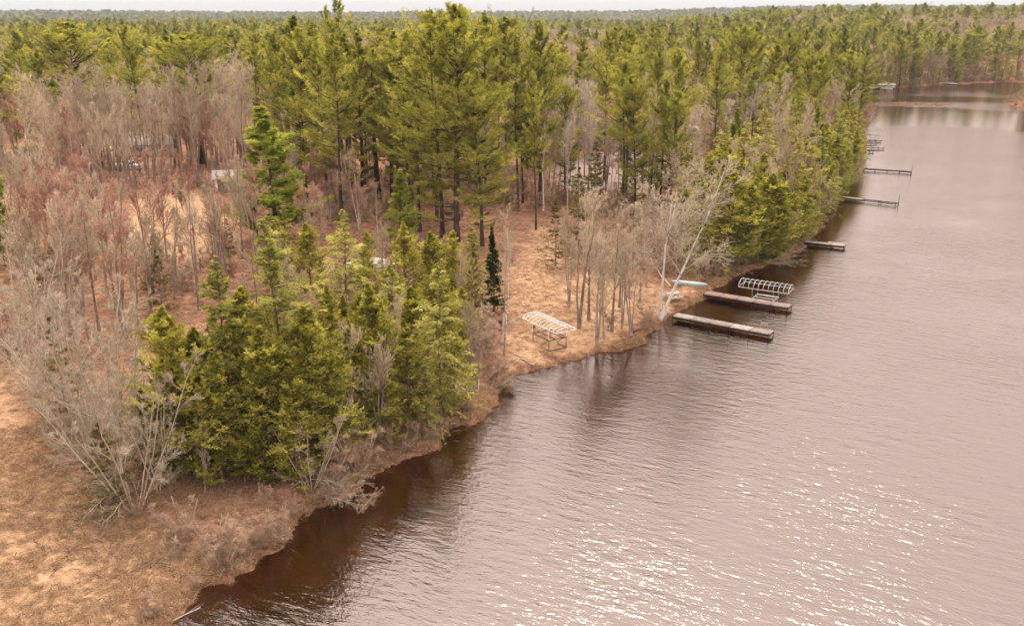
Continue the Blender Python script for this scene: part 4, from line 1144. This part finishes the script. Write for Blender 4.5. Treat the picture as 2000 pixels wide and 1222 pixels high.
def obox(g, c, s, yaw=0.0, pitch=0.0, taper=1.0):
    """box: centre, full size, turned by yaw about z; taper shrinks its top"""
    h = np.array(s) / 2
    V = np.array([(x * (taper if z > 0 else 1), y * (taper if z > 0 else 1), z) for z in (-1, 1) for y in (-1, 1) for x in (-1, 1)]) * h
    cp, sp = math.cos(pitch), math.sin(pitch)
    V = np.stack([V[:, 0] * cp + V[:, 2] * sp, V[:, 1], -V[:, 0] * sp + V[:, 2] * cp], 1)
    cy_, sy = math.cos(yaw), math.sin(yaw)
    V = np.stack([V[:, 0] * cy_ - V[:, 1] * sy, V[:, 0] * sy + V[:, 1] * cy_, V[:, 2]], 1) + np.array(c)
    F = [(0, 2, 3, 1), (4, 5, 7, 6), (0, 1, 5, 4), (2, 6, 7, 3), (0, 4, 6, 2), (1, 3, 7, 5)]
    T = [t for f in F for t in ((f[0], f[1], f[2]), (f[0], f[2], f[3]))]
    g.add(V, T, 0.5)
def rod(g, pts, r, sides=6):
    pts = np.array(pts, float)[None]
    tubes(g, pts, np.full((1, pts.shape[1]), r), sides)
def empty(name, loc, yaw, label, cat, group=None):
    e = bpy.data.objects.new(name, None)
    e.location = loc; e.rotation_euler = (0, 0, yaw)
    e['label'] = label; e['category'] = cat
    if group: e['group'] = group
    COL.objects.link(e)
    return e
def part(name, g, mat, parent, smooth=False):
    o = bpy.data.objects.new(name, g.mesh(name, mat, smooth))
    COL.objects.link(o)
    o.parent = parent
    return o
def one(name, g, mat, loc, yaw, label, cat, group=None, smooth=False):
    o = bpy.data.objects.new(name, g.mesh(name, mat, smooth))
    o.location = loc; o.rotation_euler = (0, 0, yaw)
    o['label'] = label; o['category'] = cat
    if group: o['group'] = group
    COL.objects.link(o)
    return o

def dock(A, B, w, z, label, nsec=5, deck='deck_grey', open_from=None, end_post=True, group=None, cat='dock', side='dark_wood', tones=None, rail=0.22):
    """A shore end, B lake end (photo positions at deck height z); open_from: sections from this one on have lost their boards"""
    a, b = G(*A, z), G(*B, z)
    d = b - a
    L = float(np.hypot(d[0], d[1]))
    yaw = math.atan2(d[1], d[0])
    e = empty('dock', (a[0], a[1], 0), yaw, label, cat, group)
    sl = L / nsec
    for k in range(nsec):
        x0, x1 = k * sl + 0.03, (k + 1) * sl - 0.03
        g = Geo()
        for sy in (-1, 1):                                     # side rails; on the wooden docks their dark colour includes painted shade
            obox(g, ((x0 + x1) / 2, sy * (w / 2 - 0.04), z - 0.02 - rail / 2), (x1 - x0, 0.07, rail))
        for q in (0.02, 0.5, 0.98):
            obox(g, (x0 + (x1 - x0) * q, 0, z - 0.03 - rail * 0.32), (0.07, w - 0.16, rail * 0.64))
        part('frame', g, M[side], e)
        if open_from is None or not (open_from[0] <= k < open_from[1]):
            g = Geo()
            nb = max(int((x1 - x0) / 0.15), 3)
            for i in range(nb):
                obox(g, (x0 + (i + 0.5) * (x1 - x0) / nb, rng.normal() * 0.008, z + rng.normal() * 0.004), ((x1 - x0) / nb - 0.018, w, 0.04))
            part('deck_section', g, M[(tones or [deck])[k % len(tones or [deck])]], e)
    zb = -1.3
    for k in range(nsec + 1):
        for sy in (-1, 1):
            g = Geo()
            x = min(max(k * sl, 0.1), L - 0.1)
            rod(g, [(x, sy * (w / 2 + 0.05), zb if k else -0.2), (x, sy * (w / 2 + 0.05), z + 0.12)], 0.035)
            part('post', g, M['dark_wood' if side == 'dark_wood' else 'alu'], e)
    if end_post:
        g = Geo()
        rod(g, [(L - 0.05, w / 2 + 0.1, zb), (L - 0.05, w / 2 + 0.1, z + 1.1)], 0.04)
        part('mooring_post', g, M['dark_wood'], e)
    return e, L

d1, L1_ = dock((1318, 614), (1508, 650), 1.35, 0.55, 'long bare wooden dock starting at the leaning birch', 5, end_post=False, tones=['deck_pale', 'deck_grey', 'deck_grey', 'deck_pale', 'deck_grey'])
g = Geo()
for q in (0, 0.7):
    rod(g, [(L1_ * 0.86 + q, 0.78, -0.4), (L1_ * 0.86 + q, 0.78, 1.15)], 0.025)
rod(g, [(L1_ * 0.86, 0.78, 1.1), (L1_ * 0.86 + 0.7, 0.78, 1.1)], 0.025)
part('swim_ladder', g, M['alu'], d1)
dock((1378, 571), (1544, 598), 1.5, 0.55, 'reddish plank dock beside the boat lift', 5, end_post=False, tones=['deck_red', 'deck_red', 'deck_grey', 'deck_red', 'deck_grey'])
d3, L3_ = dock((1572, 471), (1651, 479.5), 1.2, 0.5, 'short grey dock with a wide pale end under the leafless trees', 3, end_post=False, tones=['deck_grey', 'deck_grey', 'deck_pale'])
g = Geo()
for i in range(12):
    obox(g, (L3_ - 2.4 + i * 0.2, 0.95, 0.50), (0.18, 0.9, 0.04))
part('platform', g, M['deck_grey'], d3)
dock((1622, 382), (1753, 397), 1.3, 0.42, 'dark pipe dock with boards only on its shore half', 4, deck='deck_grey', open_from=(2, 4), end_post=True, rail=0.14)
dock((1686, 329), (1781, 335), 1.3, 0.42, 'black pipe dock with a solid dark end section', 4, deck='dark_wood', open_from=(0, 3), end_post=True, rail=0.14)
FD = 'thin docks past the bend'
dock((1690, 287.5), (1727, 288.3), 1.2, 0.42, 'longest of the thin pale docks past the shore bend', 3, deck='deck_pale', end_post=False, group=FD, rail=0.14)
dock((1690, 280), (1712, 280.3), 1.2, 0.42, 'short pale dock between two longer ones past the shore bend', 2, deck='deck_pale', end_post=False, group=FD, rail=0.14)
dock((1688, 272.7), (1722, 274), 1.2, 0.42, 'thin grey dock with a small boat lift past the shore bend', 3, deck='deck_grey', end_post=False, group=FD, rail=0.14)
dock((1690, 293.4), (1707, 294), 1.2, 0.42, 'stubby dark dock past the shore bend', 2, deck='dark_wood', end_post=False, group=FD, rail=0.14)
dock((1690, 171.5), (1746, 169.8), 2.0, 0.8, 'wide white dock across the bay', 4, deck='white', end_post=False, side='white', rail=0.14)
dock((1838, 161.5), (1869, 163.2), 1.6, 0.7, 'narrow white dock on the shore across the bay', 3, deck='white', end_post=True, side='white')

def boat_lift(loc, yaw, label, L=5.2, W=2.2, fl=2.7, fw=2.1, fz=0.0, ph=1.0, ch=2.1, hoops=11, rise=0.42, tube='white_alu', frame='rust', wheel=True, shift=0.0, rt=0.035, bottom=True, ends=True):
    """canopy frame on four posts over a lifting cradle"""
    e = empty('boat_lift', loc, yaw, label, 'boat lift')
    g = Geo()
    for sy in (-1, 1):
        rod(g, [(shift - L / 2, sy * W / 2, ch), (shift + L / 2, sy * W / 2, ch)], rt)
    rod(g, [(shift - L / 2, 0, ch + rise), (shift + L / 2, 0, ch + rise)], rt * 0.8)
    part('canopy_rail', g, M[tube], e)
    for i in range(hoops):
        g = Geo()
        x = shift - L / 2 + L * i / (hoops - 1)
        t = np.linspace(0, math.pi, 9)
        rod(g, np.stack([np.full(9, x), -np.cos(t) * W / 2, ch + np.sin(t) * rise], 1), rt * 0.85, 5)
        part('hoop', g, M[tube], e)
    for sx in (-1, 1):
        g = Geo()
        t = np.linspace(0, math.pi, 7)[2:5:2]
        for q in (-0.45, 0.45):
            rod(g, [(shift + sx * L / 2, q * W / 2, ch), (shift + sx * L / 2, q * W / 2, ch + rise * 0.88)], rt * 0.7, 5)
        rod(g, [(shift + sx * L / 2, -W / 2, ch), (shift + sx * L / 2, W / 2, ch)], rt * 0.8, 5)
        part('end_frame', g, M[tube], e)
    for sx in (-1, 1):
        for sy in (-1, 1):
            g = Geo()
            rod(g, [(sx * fl / 2, sy * fw / 2, fz), (sx * fl / 2, sy * fw / 2, ph)], 0.045)
            part('leg', g, M[frame], e)
            g = Geo()
            rod(g, [(sx * fl / 2, sy * fw / 2, ph), (sx * fl / 2, sy * W / 2, ch)], 0.025)
            part('canopy_post', g, M[tube], e)
    for zz in ((fz + 0.05, ph) if bottom else (ph,)):
        g = Geo()
        for sy in (-1, 1):
            obox(g, (0, sy * fw / 2, zz), (fl + 0.1, 0.10, 0.10))
        for sx in (-1, 1):
            obox(g, (sx * fl / 2, 0, zz - 0.003), (0.10, fw - 0.11, 0.09))
        part('cradle_frame', g, M[frame], e)
    for sy in (-1, 1):
        g = Geo()
        obox(g, (0.1, sy * fw * 0.22, ph + 0.12), (fl * 1.1, 0.12, 0.10))
        part('bunk', g, M[frame if frame == 'rust' else 'alu'], e)
    g = Geo()
    rod(g, [(fl / 2, fw / 2, ph), (-fl * 0.1, fw / 2, fz + 0.06)], 0.04)
    rod(g, [(fl / 2, -fw / 2, ph), (-fl * 0.1, -fw / 2, fz + 0.06)], 0.04)
    part('brace', g, M[frame], e)
    if wheel:
        wx, wy, wz = -fl / 2 - 0.12, -fw / 2 + 0.1, ph + 0.62
        g = Geo()
        a = np.linspace(0, 2 * math.pi, 17)
        rod(g, np.stack([np.full(17, wx), wy + np.cos(a) * 0.33, wz + np.sin(a) * 0.33], 1), 0.05, 6)
        rod(g, np.stack([np.full(17, wx), wy + np.cos(a) * 0.2, wz + np.sin(a) * 0.2], 1), 0.09, 6)
        wh = part('winch_wheel', g, M['white_alu'], e)
        g = Geo()
        rod(g, [(wx - 0.08, wy, wz), (wx + 0.14, wy, wz)], 0.11, 8)
        part('hub', g, M['rubber'], wh)
        g = Geo()
        rod(g, [(wx + 0.1, wy, ph), (wx + 0.1, wy, wz)], 0.04)
        part('winch_post', g, M['rust'], e)
    return e

# the lift pulled up on the landing
zl = zat(*G(1072, 678, 0.7)[:2])
ca, cb = G(1025, 619, zl + 2.2), G(1091, 649.5, zl + 2.2)
yaw_l = math.atan2(cb[1] - ca[1], cb[0] - ca[0])
cc = (ca + cb) / 2
nrm = np.array([-math.sin(yaw_l), math.cos(yaw_l)])
Ll = float(np.hypot(*(cb - ca)[:2]))
fa = (G(1042, 669.4, zl) + G(1104.8, 679.5, zl)) / 2
boat_lift((fa[0], fa[1], zl), yaw_l, 'boat lift with white hooped canopy frame and rusty cradle pulled up on the landing', L=Ll, W=2.3, fl=2.6, fw=2.0, ph=1.05, ch=2.15,
          shift=float((cc[:2] + nrm * 1.15 - fa[:2]) @ np.array([math.cos(yaw_l), math.sin(yaw_l)])))
# the lift standing in the water by the dock
ca, cb = G(1442, 560, 1.75), G(1539, 573.8, 1.75)
yaw_w = math.atan2(cb[1] - ca[1], cb[0] - ca[0])
Lw = float(np.hypot(*(cb - ca)[:2]))
cc = (ca + cb) / 2 + 1.2 * np.array([-math.sin(yaw_w), math.cos(yaw_w), 0])
boat_lift((cc[0], cc[1], 0), yaw_w, 'grey boat lift with hooped canopy frame standing in the water beside the reddish dock', L=Lw, W=2.4, fl=Lw * 0.42, fw=2.2, fz=-1.3, ph=0.55, ch=1.75, rise=0.7,
          tube='alu', frame='alu', wheel=False, hoops=11, rt=0.038)
# small lifts far off
p = G(1709, 271.5, 0)
boat_lift((p[0], p[1] + 1.5, 0), 0.1, 'small grey boat lift beside a thin dock past the shore bend', L=4, W=2.2, fl=2.4, fw=2, fz=-1.2, ph=0.8, ch=2.2, tube='alu', frame='alu', wheel=False, hoops=5)
p = G(1731, 178, 0)
boat_lift((p[0], p[1], 0), 0.0, 'white boat lift with a tall canopy frame across the bay', L=6.5, W=3.0, fl=4.2, fw=2.6, fz=-1.2, ph=1.0, ch=2.6, tube='white_alu', frame='white_alu', wheel=False, hoops=7, rt=0.08)

# overturned canoe
a, b = G(1331, 545, 1.0), G(1383, 550, 1.0)
yaw_c = math.atan2(b[1] - a[1], b[0] - a[0])
Lc = max(float(np.hypot(*(b - a)[:2])), 4.4)
mid = b[:2] - np.array([math.cos(yaw_c), math.sin(yaw_c)]) * Lc / 2
e = empty('canoe', (mid[0], mid[1], zat(*mid) + 0.02), yaw_c, 'turquoise canoe lying upside down on the grass by the water', 'canoe')
ns, nr_ = 17, 11
xs = np.linspace(-1, 1, ns)
def hull_strip(t0, t1, n, lift=0.0):
    V = []
    for x in xs:
        w = 0.46 * max(1 - abs(x) ** 2.6, 0.02)
        hh = 0.36 * (0.45 + 0.55 * (1 - abs(x) ** 4)) + 0.02
        z0 = 0.0 + 0.0 * x
        t = np.linspace(t0, t1, n)
        V.append(np.stack([np.full(n, x * Lc / 2), -np.cos(t) * (w + lift), z0 + np.sin(t) ** 0.8 * (hh + lift) + 0.06 * x ** 4], 1))
    V = np.array(V)
    i = np.arange(ns - 1)[:, None] * n; j = np.arange(n - 1)[None]
    A, B, C, D = i + j, i + j + 1, i + n + j + 1, i + n + j
    T = np.concatenate([np.stack([A, B, C], -1).reshape(-1, 3), np.stack([A, C, D], -1).reshape(-1, 3)])
    g = Geo(); g.add(V.reshape(-1, 3), T, 0.5)
    return g
part('hull', hull_strip(0, math.pi, nr_), M['turquoise'], e, True)
part('bleached_bottom', hull_strip(0.95, math.pi - 0.6, 7, 0.006), M['canoe_pale'], e, True)
g = Geo()
for sy in (-1, 1):
    rod(g, np.stack([xs * Lc / 2, sy * 0.47 * np.maximum(1 - np.abs(xs) ** 2.6, 0.02), 0.02 + 0.06 * xs ** 4], 1), 0.025)
part('gunwale', g, M['turquoise'], e)

# picnic table
p = G(1313, 577, 0.9)
e = empty('picnic_table', (p[0], p[1], zat(p[0], p[1])), 0.5, 'grey wooden picnic table behind the leaning birch', 'picnic table')
g = Geo()
for i in range(5): obox(g, (0, (i - 2) * 0.155, 0.74), (1.85, 0.14, 0.04))
part('table_top', g, M['grey_wood'], e)
for sy in (-1, 1):
    g = Geo()
    for i in range(2): obox(g, (0, sy * (0.66 + i * 0.15), 0.44), (1.85, 0.14, 0.04))
    part('bench', g, M['grey_wood'], e)
for sx in (-1, 1):
    g = Geo()
    obox(g, (sx * 0.65, 0, 0.39), (0.045, 1.5, 0.09)); obox(g, (sx * 0.65, 0, 0.68), (0.045, 0.7, 0.08))
    for sy in (-1, 1): rod(g, [(sx * 0.65 + 0.04, sy * 0.62, 0), (sx * 0.65 + 0.04, sy * 0.2, 0.70)], 0.05, 4)
    part('leg', g, M['grey_wood'], e)
# bucket
p = G(1299, 603, 0.8)
e = empty('bucket', (p[0], p[1], zat(p[0], p[1])), 0, 'white bucket on the grass by the leaning birch', 'bucket')
g = Geo()
tubes(g, np.array([[(0, 0, 0), (0, 0, 0.2), (0, 0, 0.42)]], float), np.array([[0.17, 0.19, 0.21]]), 14)
obox(g, (0, 0, 0.03), (0.2, 0.2, 0.02))
part('pail', g, M['white'], e)
g = Geo(); t = np.linspace(0, math.pi, 9)
rod(g, np.stack([np.cos(t) * 0.2, np.sin(t) * 0.05 + 0.05, 0.4 + np.sin(t) * 0.16], 1), 0.012)
part('handle', g, M['alu'], e)
# dark stump and split birch log beside it
p = G(977, 648, 0.8); zz = zat(p[0], p[1])
e = empty('stump', (p[0], p[1], zz), 0, 'short charred black stump beside the landing path', 'stump')
g = Geo(); rod(g, [(0, 0, -0.1), (0.02, 0, 0.5), (0.0, 0.03, 1.05)], 0.19, 7)
part('stem', g, M['dark_wood'], e)
g = Geo(); spikes(g, np.array([(0.08, 0.05, 0.9), (-0.1, 0, 0.95)]), np.array([(0.1, 0.05, 1.35), (-0.12, 0, 1.25)]), 0.09, 0.5)
part('splinter', g, M['brown_siding'], e)
g = Geo(); p = G(985, 655, 0.8)
rod(g, [(0, 0, -0.1), (0.05, 0, 1.2), (0.02, 0.05, 2.1)], 0.17, 8)
one('birch_stump', g, M['bark_birch'], (p[0], p[1], zat(p[0], p[1])), 0, 'white birch stub standing against the charred stump', 'stump')

# boat under white tarp behind the hemlocks
a, b = G(692, 540, 2.3), G(758, 522, 2.3)
yaw_b = math.atan2(b[1] - a[1], b[0] - a[0]); mid = (a + b)[:2] / 2
Lb = 5.6
e = empty('covered_boat', (mid[0], mid[1], zat(*mid)), 0.18, 'boat under a white tarp on a trailer behind the pale feathery hemlock', 'boat')
def loft(secs, close=True):
    secs = np.array(secs, float); ns_, n_, _ = secs.shape
    i = np.arange(ns_ - 1)[:, None] * n_; j = np.arange(n_ - 1)[None]
    A, B, C, D = i + j, i + j + 1, i + n_ + j + 1, i + n_ + j
    T = np.concatenate([np.stack([A, B, C], -1).reshape(-1, 3), np.stack([A, C, D], -1).reshape(-1, 3)])
    g = Geo(); g.add(secs.reshape(-1, 3), T, 0.5); return g
hs, ts = [], []
for x in np.linspace(-1, 1, 9):
    w = 1.05 * (1 - max(x, 0) ** 2.5 * 0.92)
    hs.append([(x * Lb / 2, -w, 1.35 + 0.1 * max(x, 0)), (x * Lb / 2, -w * 0.8, 0.75), (x * Lb / 2, 0, 0.5 + 0.4 * max(x, 0) ** 2), (x * Lb / 2, w * 0.8, 0.75), (x * Lb / 2, w, 1.35 + 0.1 * max(x, 0))])
    r_ = 2.15 - 0.5 * x * x + 0.08 * math.sin(x * 9)
    ts.append([(x * Lb / 2 * 1.02, -w - 0.05, 1.25), (x * Lb / 2 * 1.02, -w * 0.9, 1.45), (x * Lb / 2, -w * 0.4, r_ - 0.2), (x * Lb / 2, 0, r_), (x * Lb / 2, w * 0.4, r_ - 0.2), (x * Lb / 2 * 1.02, w * 0.9, 1.45), (x * Lb / 2 * 1.02, w + 0.05, 1.25)])
part('hull', loft(hs), M['silver_paint'], e, True)
part('tarp', loft(ts), M['tarp'], e, True)
g = Geo(); obox(g, (0.4, 0, 0.42), (Lb, 0.9, 0.1)); part('trailer', g, M['rust'], e)
for sy in (-1, 1):
    g = Geo(); rod(g, [(-0.6, sy * 1.0, 0.32), (-0.6, sy * 1.2, 0.32)], 0.32, 14); part('wheel', g, M['rubber'], e)

def house(px, py, yaw, L, W, hw, hr, label, wall, roof, cat='house', chim=False, nwin=2):
    p = G(px, py, 2.2)
    e = empty('house' if cat == 'house' else 'shed', (p[0], p[1], zat(p[0], p[1])), yaw, label, cat)
    g = Geo()
    obox(g, (0, 0, hw / 2 - 0.2), (L, W, hw + 0.4))
    for sx in (-1, 1):
        V = [(sx * L / 2, -W / 2, hw), (sx * L / 2, W / 2, hw), (sx * L / 2, 0, hw + hr), (sx * (L / 2 - 0.1), -W / 2, hw), (sx * (L / 2 - 0.1), W / 2, hw), (sx * (L / 2 - 0.1), 0, hw + hr)]
        g.add(V, [(0, 1, 2), (3, 5, 4), (0, 2, 5), (0, 5, 3), (1, 4, 5), (1, 5, 2)], 0.5)
    part('wall', g, M[wall], e)
    sl = math.hypot(W / 2 + 0.4, hr * (W / 2 + 0.4) / (W / 2))
    ang = math.atan2(hr, W / 2)
    for sy in (-1, 1):
        g = Geo()
        V = []
        for x in (-L / 2 - 0.4, L / 2 + 0.4):
            for (q, dz) in ((0, 0.06), (1, 0.06), (1, 0.18), (0, 0.18)):
                yy = sy * (W / 2 + 0.4) * q
                V.append((x, yy, hw + hr - abs(yy) * math.tan(ang) + dz))
        F = [(0, 1, 2, 3), (7, 6, 5, 4), (0, 4, 5, 1), (1, 5, 6, 2), (2, 6, 7, 3), (3, 7, 4, 0)]
        g.add(V, [t for f in F for t in ((f[0], f[1], f[2]), (f[0], f[2], f[3]))], 0.5)
        part('roof', g, M[roof], e)
    for i in range(nwin):
        x = (i - (nwin - 1) / 2) * L / (nwin + 0.6) + 0.5
        g = Geo(); obox(g, (x, -W / 2 - 0.01, hw * 0.58), (1.1, 0.06, 1.0)); wn_ = part('window', g, M['white'], e)
        g = Geo(); obox(g, (x, -W / 2 - 0.03, hw * 0.58), (0.9, 0.06, 0.8)); part('pane', g, M['glass'], wn_)
    g = Geo(); obox(g, (-L / 2 + 0.9, -W / 2 - 0.015, 1.0), (0.95, 0.07, 2.0)); part('door', g, M['brown_siding'], e)
    if chim:
        g = Geo(); obox(g, (L * 0.2, 0.6, hw + hr + 0.2), (0.6, 0.6, 1.4)); part('chimney', g, M['brown_siding'], e)
    return e
house(452, 372, 0.25, 5.0, 3.6, 2.1, 1.0, 'small shed with a faded pinkish roof behind the young pine', 'white', 'roof_pink', 'shed', nwin=1)
house(215, 278, -0.2, 13, 8, 2.8, 2.0, 'pale house with a light roof showing through the leafless grove', 'siding', 'deck_pale', chim=True, nwin=3)
house(130, 268, 0.1, 12, 8, 2.8, 2.0, 'pale house with a dark roof beside the light-roofed one', 'siding', 'roof_dark', chim=True, nwin=3)
house(300, 306, 0.1, 9, 5, 2.6, 1.4, 'long low pale building at the end of the small field', 'siding', 'roof_pink', nwin=3)
house(1180, 290, 0.1, 14, 9, 2.9, 2.2, 'pale house with a dark roof at the back of the pale lot', 'siding', 'roof_dark', chim=True, nwin=3)

def vehicle(px, py, yaw, body, label, cat, name, truck=False):
    p = G(px, py, 2.0)
    e = empty(name, (p[0], p[1], zat(p[0], p[1])), yaw, label, cat)
    L, W = (5.2, 1.9) if truck else (4.5, 1.8)
    prof = [(-L / 2, 0.4), (-L / 2, 0.95), (-L / 2 + 0.1, 1.0), (L / 2 - 1.3, 1.0), (L / 2 - 0.1, 0.85), (L / 2, 0.6), (L / 2, 0.4)]
    g = Geo()
    n_ = len(prof)
    V = [(x, sy * W / 2, z) for sy in (-1, 1) for x, z in prof]
    T = [(0, i, i + 1) for i in range(1, n_ - 1)] + [(n_, n_ + i + 1, n_ + i) for i in range(1, n_ - 1)]
    for i in range(n_):
        j = (i + 1) % n_
        T += [(i, n_ + i, n_ + j), (i, n_ + j, j)]
    g.add(V, T, 0.5)
    part('body', g, M[body], e)
    g = Geo(); obox(g, (0.3 if truck else -0.2, 0, 1.28), (1.9 if truck else 2.5, W - 0.1, 0.56), taper=0.82)
    cab = part('cabin', g, M[body], e)
    for sy in (-1, 1):
        g = Geo(); obox(g, (0.3 if truck else -0.2, sy * (W / 2 - 0.11), 1.27), (1.5 if truck else 2.0, 0.06, 0.36)); part('side_window', g, M['glass'], cab)
    g = Geo(); obox(g, ((0.3 if truck else -0.2) + (0.9 if truck else 1.2), 0, 1.27), (0.1, W - 0.45, 0.38)); part('windscreen', g, M['glass'], cab)
    for sx in (-1, 1):
        for sy in (-1, 1):
            g = Geo(); rod(g, [(sx * L * 0.31, sy * (W / 2 - 0.2), 0.34), (sx * L * 0.31, sy * (W / 2 + 0.02), 0.34)], 0.34, 14)
            wh = part('wheel', g, M['rubber'], e)
            g = Geo(); rod(g, [(sx * L * 0.31, sy * (W / 2 - 0.1), 0.34), (sx * L * 0.31, sy * (W / 2 + 0.04), 0.34)], 0.18, 10); part('rim', g, M['alu'], wh)
    return e
vehicle(250, 336, 0.15, 'silver_paint', 'silver pickup parked at the near edge of the small field', 'truck', 'pickup_truck', True)
vehicle(205, 300, 0.5, 'white', 'white car parked near the light-roofed house', 'car', 'parked_car')
vehicle(262, 292, -0.3, 'white', 'white van-like car beside the small field', 'car', 'parked_car')

# red garden tractor on the dry lawn
p = G(348, 390, 2.0)
e = empty('garden_tractor', (p[0], p[1], zat(p[0], p[1])), 0.4, 'red garden tractor standing at the back of the dry lawn', 'tractor')
g = Geo(); obox(g, (0.45, 0, 0.72), (1.0, 0.6, 0.55), taper=0.9); obox(g, (-0.45, 0, 0.55), (0.9, 0.85, 0.25)); part('body', g, M['red'], e)
g = Geo(); obox(g, (-0.5, 0, 0.78), (0.45, 0.5, 0.12)); obox(g, (-0.75, 0, 1.02), (0.1, 0.5, 0.4)); part('seat', g, M['rubber'], e)
g = Geo(); a = np.linspace(0, 6.283, 13); rod(g, np.stack([0.02 + 0 * a, np.cos(a) * 0.19, 1.12 + np.sin(a) * 0.1], 1), 0.02); rod(g, [(0.2, 0, 0.95), (0.02, 0, 1.12)], 0.02); part('steering_wheel', g, M['rubber'], e)
for (x, r_) in ((0.75, 0.22), (-0.55, 0.34)):
    for sy in (-1, 1):
        g = Geo(); rod(g, [(x, sy * 0.36, r_), (x, sy * 0.56, r_)], r_, 12); part('wheel', g, M['rubber'], e)

# old planks on the landing path, drift poles, fallen branches
for k, (px, py, yw, ln, lb) in enumerate([(1008, 690, -0.75, 3.6, 'long bleached plank on the landing path'), (1020, 696, -0.6, 2.6, 'shorter bleached plank beside the long one on the landing path'), (1030, 700, -0.85, 3.0, 'bleached plank at the water end of the landing path')]):
    g = Geo(); obox(g, (0, 0, 0.04), (ln * 0.6, 0.14, 0.04))
    p = G(px, py, 0.8)
    one('plank', g, M['deck_grey'], (p[0], p[1], zat(p[0], p[1]) + 0.02), yw, lb, 'plank', 'planks on the landing path')
def log(px0, py0, px1, py1, r, mat, label, z=0.0, bend=0.15, name='fallen_log'):
    a, b = G(px0, py0, z), G(px1, py1, z)
    m_ = (a + b) / 2
    t = np.linspace(0, 1, 7)[:, None]
    pts = a * (1 - t) + b * t - m_
    pts[:, 2] += np.sin(t[:, 0] * 3.1) * bend
    g = Geo(); tubes(g, pts[None], np.linspace(r, r * 0.55, 7)[None], 7)
    k = 5; q = pts[[2, 3, 4, 5, 5]]
    d = (b - a) / np.linalg.norm(b - a)
    spikes(g, q, q + unit(d * 0.8 + rng.normal(size=(k, 3)) * 0.5 + np.array([0, 0, 0.3])) * rng.uniform(0.4, 1.1, k)[:, None], r * 0.4, 0.5)
    return one(name, g, mat, tuple(m_), 0, label, 'log', None, True)
log(318, 1221, 392, 1186, 0.05, M['deck_pale'], 'thin pale pole floating at the tip of the point', 0.03, 0.02, 'drift_pole')
log(935, 775, 998, 742, 0.10, M['twig_grey'], 'grey drift log caught in the corner of the cove', 0.25, 0.1)
log(905, 745, 960, 712, 0.13, M['bark_cedar'], 'brown fallen trunk above the corner of the cove', 0.7, 0.15)
log(1235, 648, 1262, 640, 0.16, M['bark_cedar'], 'dark log lying at the foot of the waterline trees', 0.7, 0.05)
log(1310, 560, 1288, 535, 0.07, M['twig_grey'], 'grey pole lying behind the picnic table', 1.1, 0.05)

def fallen(kind, px, py, h, tilt, rot, label, var, z=0.3, wide=0.8):
    p = G(px, py, z)
    e = plant(kind, p[0], p[1], h, label, 'branch', 'fallen branches on the shore', rot=rot, wide=wide, var=var, lean=tilt, z=z)
    return e
fallen('silver_maple', 1500, 512, 5.0, (0.5, 1.25), 0.0, 'bleached fallen branch dipping into the water by the short dock', 0)
fallen('bare_shrub', 945, 752, 3.2, (0.9, 0.7), 1.0, 'tangle of drift branches in the corner of the cove', 1)
fallen('bare_shrub', 930, 775, 3.0, (0.6, 1.1), 2.5, 'drift branches fanned over the brown water of the cove', 2)
fallen('bare_shrub', 965, 730, 2.6, (1.0, -0.4), 0.3, 'drift branches on the grass above the cove corner', 0)
fallen('silver_maple', 625, 962, 5.0, (0.35, 1.15), -0.3, 'white dead limb reaching down from the bank into the brown water', 0, 0.5)
fallen('bare_shrub', 700, 1000, 2.0, (0.3, 1.3), 1.5, 'small dead twig cluster standing in the brown water', 0, 0.0)


# ---------------------------------------------------------------- haze
def box_mesh(name, lo, hi, mat):
    (x0, y0, z0), (x1, y1, z1) = lo, hi
    V = [(x0, y0, z0), (x1, y0, z0), (x1, y1, z0), (x0, y1, z0), (x0, y0, z1), (x1, y0, z1), (x1, y1, z1), (x0, y1, z1)]
    F = [(0, 3, 2, 1), (4, 5, 6, 7), (0, 1, 5, 4), (1, 2, 6, 5), (2, 3, 7, 6), (3, 0, 4, 7)]
    return make_mesh(name, V, F, mat)
mh, nt, out = new_mat('haze')
pv = nt.nodes.new('ShaderNodeVolumePrincipled')
pv.inputs['Color'].default_value = (0.34, 0.42, 0.52, 1)
pv.inputs['Density'].default_value = 0.00012
pv.inputs['Anisotropy'].default_value = 0.2
nt.links.new(pv.outputs[0], out.inputs['Volume'])
hz = bpy.data.objects.new('haze', box_mesh('haze', (-5900, -500, -4.5), (5900, 5950, 110), mh))
hz['kind'] = 'stuff'; hz['label'] = 'thin pale haze in the air over lake and forest'; hz['category'] = 'haze'
COL.objects.link(hz)
print('TRIS', sum(len(m.polygons) for m in bpy.data.meshes), 'OBJ', len(sc.objects))
